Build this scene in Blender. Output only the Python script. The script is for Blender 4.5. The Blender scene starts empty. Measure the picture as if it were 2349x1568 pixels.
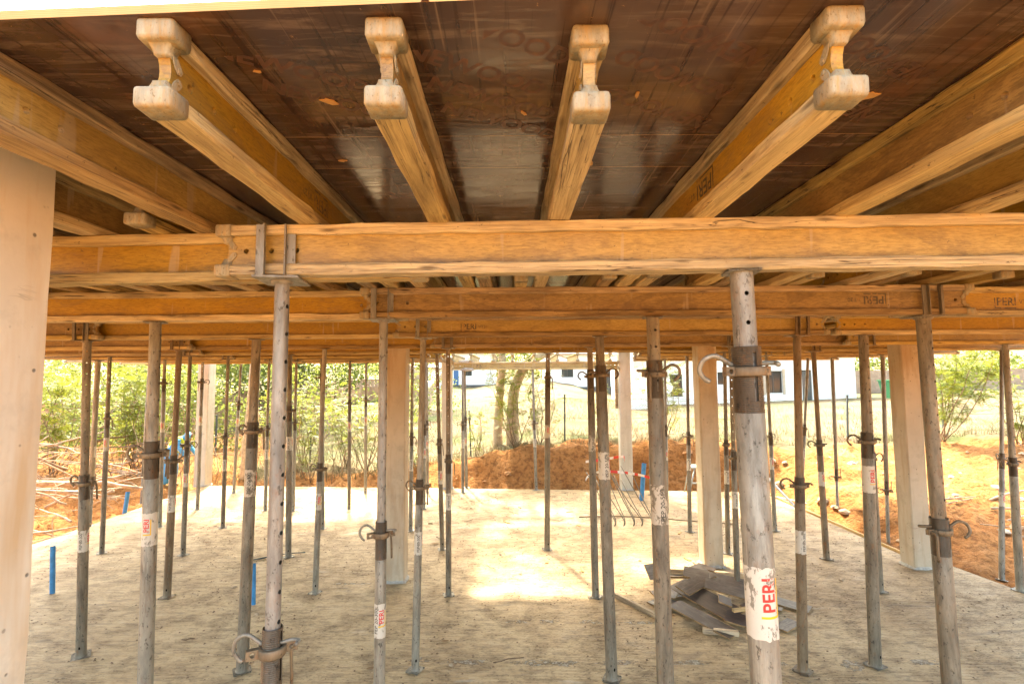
import bpy, bmesh, math, random
import numpy as np
from mathutils import Vector, Matrix, Quaternion, noise as mnoise

random.seed(7)
rng = np.random.default_rng(7)
sc = bpy.context.scene
col = sc.collection
R = math.radians

# ------------------------------------------------------------------ camera
cam_data = bpy.data.cameras.new('camera')
cam_data.sensor_width = 36.0
cam_data.lens = 18.0
cam_data.clip_start = 0.02
cam_data.clip_end = 2000.0
cam = bpy.data.objects.new('camera', cam_data)
col.objects.link(cam)
PITCH, ROLL = math.atan(89 / 1174.5), -0.0067
_f = Vector((0, math.cos(PITCH), math.sin(PITCH)))
_u = Vector((0, -math.sin(PITCH), math.cos(PITCH)))
_r = Vector((1, 0, 0))
_r2 = _r * math.cos(ROLL) + _u * math.sin(ROLL)
_u2 = _u * math.cos(ROLL) - _r * math.sin(ROLL)
M = Matrix((_r2, _u2, -_f)).transposed().to_4x4()
M.translation = (0, 0, 2.70)
cam.matrix_world = M
sc.camera = cam

# ------------------------------------------------------------------ light
SUN_EL, SUN_AZ = R(50), math.atan2(-0.32, 0.95)      # azimuth measured from +Y towards +X
world = bpy.data.worlds.new('World')
sc.world = world
world.use_nodes = True
wn = world.node_tree.nodes
wl = world.node_tree.links
bg = wn['Background']
sky = wn.new('ShaderNodeTexSky')
sky.sky_type = 'NISHITA'
sky.sun_disc = False
sky.sun_elevation = SUN_EL
sky.sun_rotation = SUN_AZ
sky.air_density = 1.0
sky.dust_density = 5.0
sky.ozone_density = 0.6
wl.new(sky.outputs[0], bg.inputs[0])
bg.inputs[1].default_value = 0.15
sun_data = bpy.data.lights.new('sun', 'SUN')
sun_data.energy = 2.0
sun_data.angle = R(3.0)
sun_data.color = (1.0, 0.95, 0.88)
sun = bpy.data.objects.new('sun', sun_data)
col.objects.link(sun)
sdir = Vector((math.sin(SUN_AZ) * math.cos(SUN_EL), math.cos(SUN_AZ) * math.cos(SUN_EL), math.sin(SUN_EL)))
sun.rotation_euler = sdir.to_track_quat('Z', 'Y').to_euler()
sun.location = (-10, 30, 40)

vs = sc.view_settings
vs.view_transform = 'Standard'
vs.look = 'None'
vs.gamma = 1.0
vs.use_curve_mapping = False
vs.exposure = 3.5
vs.use_white_balance = True            # the photograph is balanced warm
vs.white_balance_temperature = 8000
vs.white_balance_tint = 2
sc.render.engine = 'CYCLES'
sc.cycles.use_denoising = True
sc.cycles.max_bounces = 10
sc.cycles.diffuse_bounces = 6
sc.cycles.glossy_bounces = 4
sc.cycles.transmission_bounces = 4
sc.cycles.transparent_max_bounces = 8
sc.cycles.sample_clamp_indirect = 6.0
sc.cycles.caustics_reflective = False
sc.cycles.caustics_refractive = False

# ------------------------------------------------------------------ scene helpers
def tag(o, label=None, cat=None, group=None, kind=None):
    if label: o['label'] = label
    if cat: o['category'] = cat
    if group: o['group'] = group
    if kind: o['kind'] = kind
    return o

def empty(name, loc=(0, 0, 0), rot=None):
    o = bpy.data.objects.new(name, None)
    o.empty_display_size = 0.1
    o.location = loc
    if rot is not None:
        o.rotation_mode = 'QUATERNION'
        o.rotation_quaternion = rot
    col.objects.link(o)
    return o

def link(name, me, m=None, parent=None, loc=None, rot=None):
    o = bpy.data.objects.new(name, me)
    col.objects.link(o)
    if parent: o.parent = parent
    if loc is not None: o.location = loc
    if rot is not None: o.rotation_euler = rot
    if m is not None and not me.materials: me.materials.append(m)
    return o

def big_mesh(name, verts, faces, m=None, smooth=False):
    verts = np.asarray(verts, dtype=np.float32); faces = np.asarray(faces, dtype=np.int32)
    k = faces.shape[1]
    me = bpy.data.meshes.new(name)
    me.vertices.add(len(verts)); me.vertices.foreach_set('co', verts.ravel())
    me.loops.add(faces.size); me.loops.foreach_set('vertex_index', faces.ravel())
    me.polygons.add(len(faces)); me.polygons.foreach_set('loop_start', np.arange(0, faces.size, k, dtype=np.int32))
    me.polygons.foreach_set('loop_total', np.full(len(faces), k, dtype=np.int32))
    if smooth: me.polygons.foreach_set('use_smooth', np.ones(len(faces), dtype=bool))
    me.update(calc_edges=True); me.validate()
    if m: me.materials.append(m)
    return me

class MB:
    """collects vertices and faces for one mesh"""
    def __init__(self): self.v = []; self.f = []; self.sm = []
    def add(self, vs, fs, smooth=False):
        o = len(self.v); self.v.extend([tuple(p) for p in vs])
        for f in fs: self.f.append(tuple(i + o for i in f)); self.sm.append(smooth)
    def box(self, x0, x1, y0, y1, z0, z1):
        self.add([(x0,y0,z0),(x1,y0,z0),(x1,y1,z0),(x0,y1,z0),(x0,y0,z1),(x1,y0,z1),(x1,y1,z1),(x0,y1,z1)],
                 [(0,3,2,1),(4,5,6,7),(0,1,5,4),(1,2,6,5),(2,3,7,6),(3,0,4,7)])
    def lathe(self, prof, n=24, cap0=False, cap1=False, skip=None, a0=0.0):
        vs, fs = [], []
        for (r, z) in prof:
            for i in range(n):
                a = a0 + 2 * math.pi * i / n
                vs.append((r * math.cos(a), r * math.sin(a), z))
        for k in range(len(prof) - 1):
            for i in range(n):
                if skip and skip(k, i): continue
                j = (i + 1) % n
                fs.append((k*n+i, k*n+j, (k+1)*n+j, (k+1)*n+i))
        if cap0: fs.append(tuple(range(n))[::-1])
        if cap1: fs.append(tuple((len(prof)-1)*n + i for i in range(n)))
        self.add(vs, fs, True)
    def tube(self, pts, r, n=8, caps=True):
        pts = [Vector(p) for p in pts]
        rs = r if isinstance(r, (list, tuple)) else [r] * len(pts)
        vs, fs = [], []
        t0 = (pts[1] - pts[0]).normalized()
        ref = Vector((0, 0, 1)) if abs(t0.z) < .9 else Vector((1, 0, 0))
        nrm = t0.cross(ref).normalized()
        for k, p in enumerate(pts):
            if k == 0: t = pts[1] - pts[0]
            elif k == len(pts) - 1: t = pts[-1] - pts[-2]
            else: t = pts[k+1] - pts[k-1]
            t.normalize()
            nrm = (nrm - t * nrm.dot(t)).normalized()
            b = t.cross(nrm)
            for i in range(n):
                a = 2 * math.pi * i / n
                vs.append(p + (nrm * math.cos(a) + b * math.sin(a)) * rs[k])
        for k in range(len(pts) - 1):
            for i in range(n):
                j = (i + 1) % n
                fs.append((k*n+i, k*n+j, (k+1)*n+j, (k+1)*n+i))
        if caps:
            fs.append(tuple(range(n))[::-1]); fs.append(tuple((len(pts)-1)*n + i for i in range(n)))
        self.add(vs, fs, True)
    def cell(self, cx, cz, hw, hh, hr, y0, y1):
        """a rectangular piece of plate in the XZ plane with a round hole"""
        if hr <= 0:
            P = [(cx-hw, cz-hh), (cx+hw, cz-hh), (cx+hw, cz+hh), (cx-hw, cz+hh)]
            for y, fl in ((y0, False), (y1, True)):
                f = [(0, 1, 2, 3)] if not fl else [(3, 2, 1, 0)]
                self.add([(x, y, z) for x, z in P], f)
            return
        out = []
        for (a, b) in (((-1,-1),(1,-1)), ((1,-1),(1,1)), ((1,1),(-1,1)), ((-1,1),(-1,-1))):
            for t in (0, .25, .5, .75):
                out.append((cx + hw * (a[0] + (b[0]-a[0]) * t), cz + hh * (a[1] + (b[1]-a[1]) * t)))
        n = len(out)
        inn = []
        for (x, z) in out:
            a = math.atan2((z-cz) / hh, (x-cx) / hw)
            inn.append((cx + hr * math.cos(a), cz + hr * math.sin(a)))
        vs = [(x, y0, z) for x, z in out] + [(x, y0, z) for x, z in inn] + [(x, y1, z) for x, z in out] + [(x, y1, z) for x, z in inn]
        fs = []
        for i in range(n):
            j = (i + 1) % n
            fs.append((i, j, n+j, n+i)); fs.append((2*n+i, 3*n+i, 3*n+j, 2*n+j)); fs.append((n+i, n+j, 3*n+j, 3*n+i))
        self.add(vs, fs)
    def xf(self, M):
        self.v = [tuple(M @ Vector(p)) for p in self.v]; return self
    def mesh(self, name, m=None):
        me = bpy.data.meshes.new(name)
        me.from_pydata(self.v, [], self.f)
        me.polygons.foreach_set('use_smooth', self.sm)
        me.update()
        if m: me.materials.append(m)
        return me
    def build(self, name, m, parent=None, loc=None, rot=None):
        return link(name, self.mesh(name, m), None, parent, loc, rot)

def bevel_box(dx, dy, dz, w, seg=2, name='block'):
    """bevelled box centred on x,y with base at z 0"""
    bm = bmesh.new()
    bmesh.ops.create_cube(bm, size=1.0)
    bmesh.ops.scale(bm, vec=(dx, dy, dz), verts=bm.verts)
    bmesh.ops.translate(bm, vec=(0, 0, dz / 2), verts=bm.verts)
    bmesh.ops.bevel(bm, geom=bm.edges[:], offset=w, segments=seg, affect='EDGES', profile=0.6)
    me = bpy.data.meshes.new(name); bm.to_mesh(me); bm.free()
    me.polygons.foreach_set('use_smooth', [True] * len(me.polygons))
    return me

def smooth01(t):
    t = max(0.0, min(1.0, t)); return t * t * (3 - 2 * t)

# ------------------------------------------------------------------ material helpers
class NT:
    def __init__(self, name, rough=0.6, metal=0.0, spec=0.5):
        self.m = bpy.data.materials.new(name); self.m.use_nodes = True
        self.n = self.m.node_tree.nodes; self.l = self.m.node_tree.links
        self.b = self.n['Principled BSDF']
        self.b.inputs['Roughness'].default_value = rough
        self.b.inputs['Metallic'].default_value = metal
        self.b.inputs['Specular IOR Level'].default_value = spec
    def new(self, t, **kw):
        n = self.n.new(t)
        for k, v in kw.items(): setattr(n, k, v)
        return n
    def put(self, sock, v):
        if hasattr(v, 'is_linked') or isinstance(v, bpy.types.NodeSocket): self.l.new(v, sock)
        else: sock.default_value = v
    def coord(self, scale=(1, 1, 1), rand=True, kind='Object'):
        tc = self.new('ShaderNodeTexCoord')
        mp = self.new('ShaderNodeMapping'); mp.inputs['Scale'].default_value = scale
        src = tc.outputs[kind]
        if rand:
            oi = self.new('ShaderNodeObjectInfo')
            mu = self.new('ShaderNodeVectorMath', operation='SCALE'); mu.inputs[0].default_value = (17.3, 9.1, 23.7)
            self.l.new(oi.outputs['Random'], mu.inputs['Scale'])
            ad = self.new('ShaderNodeVectorMath', operation='ADD')
            self.l.new(src, ad.inputs[0]); self.l.new(mu.outputs[0], ad.inputs[1]); src = ad.outputs[0]
        self.l.new(src, mp.inputs['Vector'])
        return mp.outputs[0]
    def noise(self, vec, scale=5, detail=4, rough=.55, dist=0.0):
        n = self.new('ShaderNodeTexNoise')
        self.l.new(vec, n.inputs['Vector'])
        n.inputs['Scale'].default_value = scale; n.inputs['Detail'].default_value = detail
        n.inputs['Roughness'].default_value = rough; n.inputs['Distortion'].default_value = dist
        return n.outputs['Fac']
    def voro(self, vec, scale=5, feature='F1', rnd=1.0):
        n = self.new('ShaderNodeTexVoronoi', feature=feature)
        self.l.new(vec, n.inputs['Vector']); n.inputs['Scale'].default_value = scale
        n.inputs['Randomness'].default_value = rnd
        return n.outputs['Distance']
    def ramp(self, fac, stops):
        n = self.new('ShaderNodeValToRGB'); e = n.color_ramp.elements
        while len(e) < len(stops): e.new(0.5)
        for i, (p, c) in enumerate(stops):
            e[i].position = p
            e[i].color = (c, c, c, 1) if isinstance(c, (int, float)) else (*c, 1)
        self.l.new(fac, n.inputs[0]); return n.outputs[0]
    def mix(self, fac, a, b, mode='MIX'):
        n = self.new('ShaderNodeMix', data_type='RGBA', blend_type=mode)
        self.put(n.inputs[0], fac)
        for s, v in ((n.inputs[6], a), (n.inputs[7], b)):
            if isinstance(v, (tuple, list)): s.default_value = (*v[:3], 1)
            else: self.l.new(v, s)
        return n.outputs[2]
    def math(self, op, a, b=None, clamp=False):
        n = self.new('ShaderNodeMath', operation=op); n.use_clamp = clamp
        self.put(n.inputs[0], a)
        if b is not None: self.put(n.inputs[1], b)
        return n.outputs[0]
    def rand(self):
        return self.new('ShaderNodeObjectInfo').outputs['Random']
    def color(self, c): self.put(self.b.inputs['Base Color'], (*c, 1) if isinstance(c, tuple) else c)
    def rough(self, c): self.put(self.b.inputs['Roughness'], c)
    def bump(self, h, strength=.3, dist=.01):
        n = self.new('ShaderNodeBump'); n.inputs['Strength'].default_value = strength; n.inputs['Distance'].default_value = dist
        self.l.new(h, n.inputs['Height']); self.l.new(n.outputs[0], self.b.inputs['Normal'])

MAT = {}
def wood(name, light, dark, dirt=(.10, .06, .028), rough=.62, dirt_amt=.5, stretch=26):
    t = NT(name, rough)
    n1 = t.noise(t.coord((1.1, stretch, stretch)), 2.2, 6, .62, .6)
    nf = t.noise(t.coord((1.6, 95, 95)), 2.0, 4, .65, .35)
    c = t.ramp(n1, [(.28, dark), (.50, light), (.72, tuple(min(1, x * 1.25) for x in light))])
    c = t.mix(t.ramp(nf, [(.36, .6), (.50, 0.0)]), c, tuple(x * .8 for x in dark))
    n2 = t.noise(t.coord((1.0, 6, 6)), 1.7, 6, .65)
    c = t.mix(t.ramp(n2, [(.47, 0.0), (.72, dirt_amt)]), c, dirt)
    crack = t.ramp(t.math('ABSOLUTE', t.math('SUBTRACT', t.noise(t.coord((.7, 34, 34)), 1.5, 3, .5, .5), .5)), [(.004, .9), (.014, 0.0)])
    crack = t.math('MULTIPLY', crack, t.ramp(t.noise(t.coord((1.2, 4, 4)), 1.9, 2, .5), [(.50, 0.0), (.58, 1.0)]))
    c = t.mix(crack, c, (.045, .024, .012))
    kn = t.ramp(t.voro(t.coord((3.2, 16, 16)), 1.25), [(.07, .9), (.20, 0.0)])
    c = t.mix(kn, c, tuple(x * .40 for x in dark))
    sp = t.ramp(t.noise(t.coord((1.5, 3, 3)), 22, 4, .75), [(.63, 0.0), (.70, .75)])
    c = t.mix(sp, c, (.06, .034, .018))
    cem = t.ramp(t.noise(t.coord((2.5, 6, 6)), 2.2, 6, .7), [(.68, 0.0), (.74, .7)])
    c = t.mix(cem, c, (.42, .36, .27))
    hv = t.new('ShaderNodeHueSaturation'); t.l.new(c, hv.inputs['Color'])
    t.l.new(t.math('ADD', t.math('MULTIPLY', t.rand(), .36), .80), hv.inputs['Value'])
    t.l.new(t.math('ADD', t.math('MULTIPLY', t.math('FRACT', t.math('MULTIPLY', t.rand(), 7.31)), .40), .70), hv.inputs['Saturation'])
    t.color(hv.outputs[0])
    t.rough(t.ramp(n2, [(.3, rough - .1), (.7, rough + .2)]))
    t.bump(t.math('ADD', t.math('ADD', nf, n1), t.math('SUBTRACT', t.math('MULTIPLY', n2, .6), t.math('MULTIPLY', crack, 1.2))), .7, .005)
    MAT[name] = t.m
    return t
wood('flange_wood', (.53, .39, .165), (.33, .21, .072), dirt_amt=.65)
wood('aged_wood', (.38, .25, .105), (.19, .105, .040), dirt_amt=.8, rough=.72)
wood('new_timber', (.55, .36, .16), (.40, .23, .09), dirt_amt=.3)

def web_mat(name, a, b, stain):
    t = NT(name, .42)
    n = t.noise(t.coord((1.2, 4, 3)), 1.8, 6, .65, .3)
    c = t.ramp(n, [(.25, b), (.62, a)])
    fine = t.noise(t.coord((9, 30, 60)), 3.2, 4, .7, .3)
    c = t.mix(t.ramp(fine, [(.40, .5), (.52, 0.0)]), c, tuple(x * .55 for x in b))
    c = t.mix(t.ramp(fine, [(.56, 0.0), (.70, .35)]), c, tuple(min(1, x * 1.35) for x in a))
    w = t.ramp(t.noise(t.coord((.8, 3, 2.2)), 2.4, 6, .65, .8), [(.53, 0.0), (.58, .50), (.64, .15), (.8, .6)])
    c = t.mix(w, c, stain)
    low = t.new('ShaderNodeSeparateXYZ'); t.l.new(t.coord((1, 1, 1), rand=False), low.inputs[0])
    low_dark = t.math('MULTIPLY', t.ramp(low.outputs['Z'], [(.040, 1.0), (.075, 0.0)]), t.ramp(t.noise(t.coord((2, 6, 6)), 2.5, 5, .7), [(.40, 0.0), (.60, .85)]))  # web darker in patches towards its lower edge
    c = t.mix(low_dark, c, (.075, .045, .024))
    drip = t.ramp(t.noise(t.coord((9, 1, .8)), 2.0, 2, .5), [(.66, 0.0), (.71, .45)])
    c = t.mix(drip, c, (.42, .34, .24))
    spk = t.ramp(t.noise(t.coord((1, 1, 1)), 42, 3, .7), [(.66, 0.0), (.72, .7)])
    c = t.mix(spk, c, (.07, .042, .022))
    hv = t.new('ShaderNodeHueSaturation'); t.l.new(c, hv.inputs['Color'])
    t.l.new(t.math('ADD', t.math('MULTIPLY', t.rand(), .3), .84), hv.inputs['Value'])
    t.color(hv.outputs[0])
    t.rough(t.ramp(n, [(.3, .34), (.7, .60)]))
    t.bump(fine, .25, .002)
    MAT[name] = t.m
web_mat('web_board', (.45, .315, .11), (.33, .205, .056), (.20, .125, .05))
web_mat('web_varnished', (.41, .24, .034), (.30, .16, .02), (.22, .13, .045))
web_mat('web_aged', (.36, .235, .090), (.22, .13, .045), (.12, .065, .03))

def metal(name, base, dirt, rust_amt, rough=.5, met=.35, dark_amt=.5, fs=1):
    t = NT(name, rough, met)
    c1 = t.noise(t.coord((8*fs, 8*fs, 2.2*fs)), 2.0, 6, .65)
    c = t.ramp(c1, [(.3, tuple(x * .68 for x in base)), (.55, base), (.75, tuple(x * 1.28 for x in base))])
    d = t.ramp(t.noise(t.coord((10*fs, 10*fs, 1.4*fs)), 1.6, 6, .7, .5), [(.46, 0.0), (.70, dark_amt)])
    c = t.mix(d, c, dirt)
    r = t.ramp(t.noise(t.coord((6*fs, 6*fs, 3*fs)), 3.4, 6, .7), [(.56, 0.0), (.70, rust_amt)])
    c = t.mix(r, c, (.24, .10, .035))
    sp = t.ramp(t.noise(t.coord((1*fs, 1*fs, .5*fs)), 48, 4, .7), [(.58, 0.0), (.66, .75)])
    c = t.mix(sp, c, tuple(x * .45 for x in dirt))
    sc2 = t.ramp(t.noise(t.coord((30*fs, 30*fs, 2*fs)), 3, 2, .5), [(.68, 0.0), (.73, .35)])
    c = t.mix(sc2, c, tuple(min(1, x * 1.6) for x in base))
    t.color(c)
    t.rough(t.ramp(c1, [(.3, rough + .18), (.7, rough - .05)]))
    t.bump(t.math('ADD', c1, t.math('ADD', t.noise(t.coord((1*fs, 1*fs, 1*fs)), 55, 4, .7), sp)), .35, .003)
    MAT[name] = t.m
metal('tube_grey', (.285, .265, .22), (.085, .068, .048), .35, dark_amt=.8)
metal('tube_dark', (.22, .19, .145), (.06, .046, .032), .5, dark_amt=.8)
metal('tube_rusty', (.21, .16, .105), (.10, .055, .026), .9, dark_amt=.8)
metal('tube_pale', (.265, .262, .245), (.11, .092, .070), .35, dark_amt=.8)
metal('cast_steel', (.19, .145, .095), (.06, .04, .025), .6, .5, .4)
metal('thread_steel', (.115, .09, .065), (.03, .022, .015), .5, .40, .6)
metal('cap_steel', (.33, .29, .20), (.37, .225, .075), .35, .65, .05, .9, fs=3.2)
TINT = ['tube_grey', 'tube_dark', 'tube_rusty', 'tube_pale']

def print_mat(name, colr, tube=(.27, .22, .165), lo=.47, hi=.50):
    t = NT(name, .55)
    g = t.coord((1, 1, .45), rand=False)
    n = t.noise(g, 26, 6, .72, .4)
    big = t.noise(g, 7, 2, .5)
    f = t.ramp(t.math('ADD', t.math('MULTIPLY', n, .72), t.math('MULTIPLY', big, .28)), [(lo, 0.0), (hi, 1.0)])
    t.color(t.mix(f, tube, colr))
    MAT[name] = t.m
print_mat('sticker_white', (.52, .49, .43), tube=(.20, .18, .145), lo=.45, hi=.475)
print_mat('sticker_worn', (.46, .41, .34), tube=(.16, .135, .10), lo=.485, hi=.505)
print_mat('print_red', (.58, .03, .025), tube=(.50, .46, .40), lo=.42, hi=.45)
print_mat('print_black', (.03, .028, .026), tube=(.45, .41, .35), lo=.42, hi=.45)
print_mat('print_yellow', (.72, .42, .02), tube=(.48, .44, .38), lo=.40, hi=.43)
print_mat('ink_wood', (.075, .055, .035), tube=(.36, .19, .06), lo=.40, hi=.47)
def plain(name, c, rough=.6, metal_=0.0, spec=.5, vary=.12, scale=6, bump=.1):
    t = NT(name, rough, metal_, spec)
    n = t.noise(t.coord((1, 1, 1)), scale, 5, .6)
    t.color(t.ramp(n, [(.3, tuple(x * (1 - vary) for x in c)), (.7, tuple(min(1, x * (1 + vary)) for x in c))]))
    if bump: t.bump(n, bump, .01)
    MAT[name] = t.m
    return t

# ------------------------------------------------------------------ surface materials
t = NT('slab_concrete', .62)
g = t.coord((1, 1, 1), rand=False)
gs = t.coord((.35, 9, 1), rand=False)
ridge_n = t.noise(gs, 7, 4, .6, .25)
wv = t.new('ShaderNodeTexWave', wave_type='BANDS', bands_direction='Y')
t.l.new(g, wv.inputs['Vector']); wv.inputs['Scale'].default_value = 13; wv.inputs['Distortion'].default_value = 2.2
wv.inputs['Detail'].default_value = 3; wv.inputs['Detail Scale'].default_value = .6
big = t.noise(g, .55, 5, .6, .6)
midn = t.noise(g, 2.6, 6, .65, .3)
c = t.ramp(big, [(.32, (.38, .235, .108)), (.5, (.50, .335, .17)), (.68, (.59, .43, .245))])
c = t.mix(t.ramp(midn, [(.47, 0.0), (.66, .7)]), c, (.17, .10, .045))
c = t.mix(t.ramp(ridge_n, [(.46, 0.0), (.64, .40)]), c, (.56, .42, .26))
c = t.mix(t.ramp(ridge_n, [(.30, .35), (.42, 0.0)]), c, (.20, .135, .07))
spk = t.ramp(t.noise(t.coord((.6, 1.3, 1), rand=False), 40, 4, .75), [(.56, 0.0), (.63, .9)])
c = t.mix(t.math('MULTIPLY', spk, t.ramp(midn, [(.40, .15), (.6, 1.0)])), c, (.06, .04, .025))
mot = t.noise(t.coord((.55, 1.5, 1), rand=False), 9, 6, .75, .4)
c = t.mix(t.ramp(mot, [(.50, 0.0), (.62, .55)]), c, (.13, .075, .032))
c = t.mix(t.ramp(mot, [(.36, .5), (.46, 0.0)]), c, (.54, .40, .24))
lime = t.ramp(t.noise(t.coord((.6, 2.4, 1), rand=False), 1.35, 5, .6), [(.66, 0.0), (.74, .55)])
c = t.mix(lime, c, (.52, .49, .43))
drag = t.ramp(t.noise(t.coord((.5, 1.6, 1), rand=False), 3.1, 3, .5, 1.2), [(.62, 0.0), (.70, .40)])
c = t.mix(drag, c, (.15, .10, .065))
t.color(c)
t.rough(t.ramp(midn, [(.3, .50), (.7, .78)]))
hh = t.math('ADD', t.math('MULTIPLY', wv.outputs['Fac'], .35), t.math('ADD', ridge_n, t.math('MULTIPLY', spk, .5)))
t.bump(hh, 1.0, .014)
MAT['slab'] = t.m

t = NT('earth', .95, spec=.1)
g = t.coord((1, 1, 1), rand=False)
n1 = t.noise(g, 1.1, 6, .65)
n2 = t.noise(g, 9, 6, .7)
c = t.ramp(n1, [(.3, (.31, .122, .040)), (.55, (.46, .212, .080)), (.75, (.54, .30, .145))])
c = t.mix(t.ramp(n2, [(.40, .7), (.54, 0.0)]), c, (.16, .065, .025))
c = t.mix(t.ramp(t.noise(g, 30, 3, .6), [(.66, 0.0), (.70, .6)]), c, (.52, .38, .24))
at = t.new('ShaderNodeAttribute', attribute_name='lawn')
lg = t.noise(g, .35, 5, .6)
lc = t.ramp(lg, [(.36, (.175, .12, .078)), (.50, (.145, .125, .070)), (.64, (.08, .11, .038))])
lc = t.mix(t.ramp(t.noise(g, 6, 5, .7), [(.45, 0.0), (.7, .45)]), lc, (.19, .135, .095))
t.color(t.mix(at.outputs['Fac'], c, lc))
t.bump(t.math('ADD', n2, n1), 1.0, .10)
MAT['earth'] = t.m

def concrete(name, base, stain):
    t = NT(name, .7)
    g = t.coord((1, 1, 1))
    a = t.noise(g, 1.6, 6, .6)
    c = t.ramp(a, [(.3, tuple(x * .86 for x in base)), (.7, tuple(x * 1.1 for x in base))])
    c = t.mix(t.ramp(t.noise(t.coord((5, 5, .7)), 1.5, 4, .6), [(.48, 0.0), (.70, .65)]), c, stain)
    c = t.mix(t.ramp(t.noise(g, 4.5, 6, .7), [(.52, 0.0), (.66, .4)]), c, tuple(x * .62 for x in base))
    pits = t.ramp(t.voro(g, 14), [(.07, 1.0), (.12, 0.0)])
    gate = t.ramp(t.noise(g, 2.3, 2, .5), [(.47, 0.0), (.53, 1.0)])
    pm = t.math('MULTIPLY', pits, gate)
    c = t.mix(pm, c, tuple(x * .3 for x in base))
    cr = t.ramp(t.math('ABSOLUTE', t.math('SUBTRACT', t.noise(t.coord((.7, .7, 2.4)), 2.2, 4, .6, .5), .5)), [(.0025, .8), (.009, 0.0)])
    crm = t.math('MULTIPLY', cr, t.ramp(t.noise(g, 3.1, 2, .5), [(.62, 0.0), (.68, .6)]))
    c = t.mix(crm, c, tuple(x * .35 for x in base))
    t.color(c)
    t.bump(t.math('SUBTRACT', t.noise(g, 22, 4, .6), t.math('ADD', t.math('MULTIPLY', pm, 2.5), t.math('MULTIPLY', crm, 2.0))), .3, .004)
    MAT[name] = t.m
concrete('column_cream', (.68, .63, .54), (.52, .34, .16))
concrete('column_tan', (.50, .42, .32), (.34, .22, .12))
concrete('column_pale', (.58, .54, .46), (.44, .37, .28))

t = NT('film_ply', .30, spec=.55)
g = t.coord((1, 1, 1))
a = t.noise(g, 1.2, 5, .6)
c = t.ramp(a, [(.3, (.038, .021, .017)), (.5, (.066, .037, .028)), (.7, (.11, .065, .046))])
st_ = t.ramp(t.noise(t.coord((1.2, 9, 1)), 3.0, 6, .65, .8), [(.50, 0.0), (.66, .8)])
c = t.mix(st_, c, (.15, .10, .075))
def streaks(rot, sc_, lo, hi):
    mp = t.new('ShaderNodeMapping'); mp.inputs['Rotation'].default_value = (0, 0, R(rot)); mp.inputs['Scale'].default_value = (sc_, .55, 1)
    t.l.new(t.coord((1, 1, 1)), mp.inputs['Vector'])
    return t.ramp(t.noise(mp.outputs[0], 2.0, 3, .6), [(lo, 0.0), (hi, .75)])
wr = streaks(38, 26, .58, .66)
c = t.mix(wr, c, (.030, .015, .013))
c = t.mix(streaks(-52, 30, .60, .68), c, (.034, .017, .014))
c = t.mix(streaks(86, 22, .62, .72), c, (.20, .135, .095))
c = t.mix(t.ramp(t.noise(g, 3.3, 6, .7), [(.56, 0.0), (.72, .55)]), c, (.17, .075, .04))
fl = t.ramp(t.noise(g, 30, 5, .8), [(.665, 0.0), (.70, .8)])
c = t.mix(fl, c, (.38, .20, .08))
t.color(c)
t.rough(t.ramp(t.noise(t.coord((1, 6, 1)), 3.0, 5, .65), [(.30, .05), (.72, .26)]))
t.bump(st_, .12, .002)
MAT['ply_film'] = t.m
t = NT('ply_print', .34)
n = t.noise(t.coord((1, 1, 1)), 24, 5, .7)
t.color(t.ramp(n, [(.44, (.080, .040, .030)), (.66, (.135, .062, .036))]))
MAT['ply_print'] = t.m
t = NT('ply_edge', .7)
g = t.coord((1, 1, 1))
wv = t.new('ShaderNodeTexWave', wave_type='BANDS', bands_direction='Z'); t.l.new(g, wv.inputs['Vector'])
wv.inputs['Scale'].default_value = 70; wv.inputs['Distortion'].default_value = 1.0
t.color(t.mix(t.noise(g, 9, 4, .6), t.mix(wv.outputs['Fac'], (.52, .31, .11), (.62, .42, .19)), (.44, .25, .09)))
MAT['ply_edge'] = t.m
plain('bare_splinter', (.55, .30, .11), .8)
plain('white_paint', (.78, .76, .72), .6, vary=.06)
plain('plinth_dark', (.10, .09, .085), .8)
plain('roof_sheet', (.30, .22, .18), .6)
plain('blue_pipe', (.03, .20, .42), .4, vary=.25, scale=14)
plain('rebar_steel', (.20, .165, .12), .6, .3, vary=.35, scale=40)
plain('bark', (.19, .125, .078), .9, vary=.4, scale=9, bump=.8)
plain('pale_bark', (.46, .34, .23), .9, vary=.35, scale=12, bump=.6)
plain('stick_wood', (.42, .30, .205), .85, vary=.4, scale=9, bump=.5)
plain('stick_dark', (.20, .125, .075), .85, vary=.4, scale=9, bump=.5)
plain('post_dark', (.035, .05, .055), .5)
plain('fence_wire', (.14, .13, .115), .5, .4)
plain('clod', (.30, .14, .055), .95, vary=.3, scale=8, bump=.8)
plain('stone', (.42, .31, .21), .9, vary=.35, scale=8, bump=.6)
plain('pale_stone', (.50, .42, .33), .9, vary=.25, scale=9, bump=.6)
plain('mortar', (.42, .39, .35), .95, vary=.25, scale=30, bump=1.0)
plain('wall_render', (.34, .21, .125), .9, vary=.4, scale=3, bump=.4)
plain('block_wall', (.36, .25, .18), .9, vary=.25, scale=4, bump=.4)
plain('tape_white', (.80, .76, .74), .5, vary=.04, bump=0)
plain('tape_red', (.70, .05, .04), .5, vary=.08, bump=0)
plain('frame_dark', (.07, .055, .045), .5)
plain('frame_grey', (.35, .37, .37), .45, .5)
plain('reveal_tan', (.50, .38, .27), .8)
plain('bin_green', (.03, .16, .07), .5)
plain('red_paint', (.55, .05, .04), .5)
plain('blue_door', (.05, .14, .30), .5)
t_ = NT('cement_smear', .95); g_ = t_.coord((1, 1, 1))
t_.color(t_.ramp(t_.noise(g_, 40, 4, .7), [(.35, (.25, .19, .13)), (.6, (.52, .45, .36))]))
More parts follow.
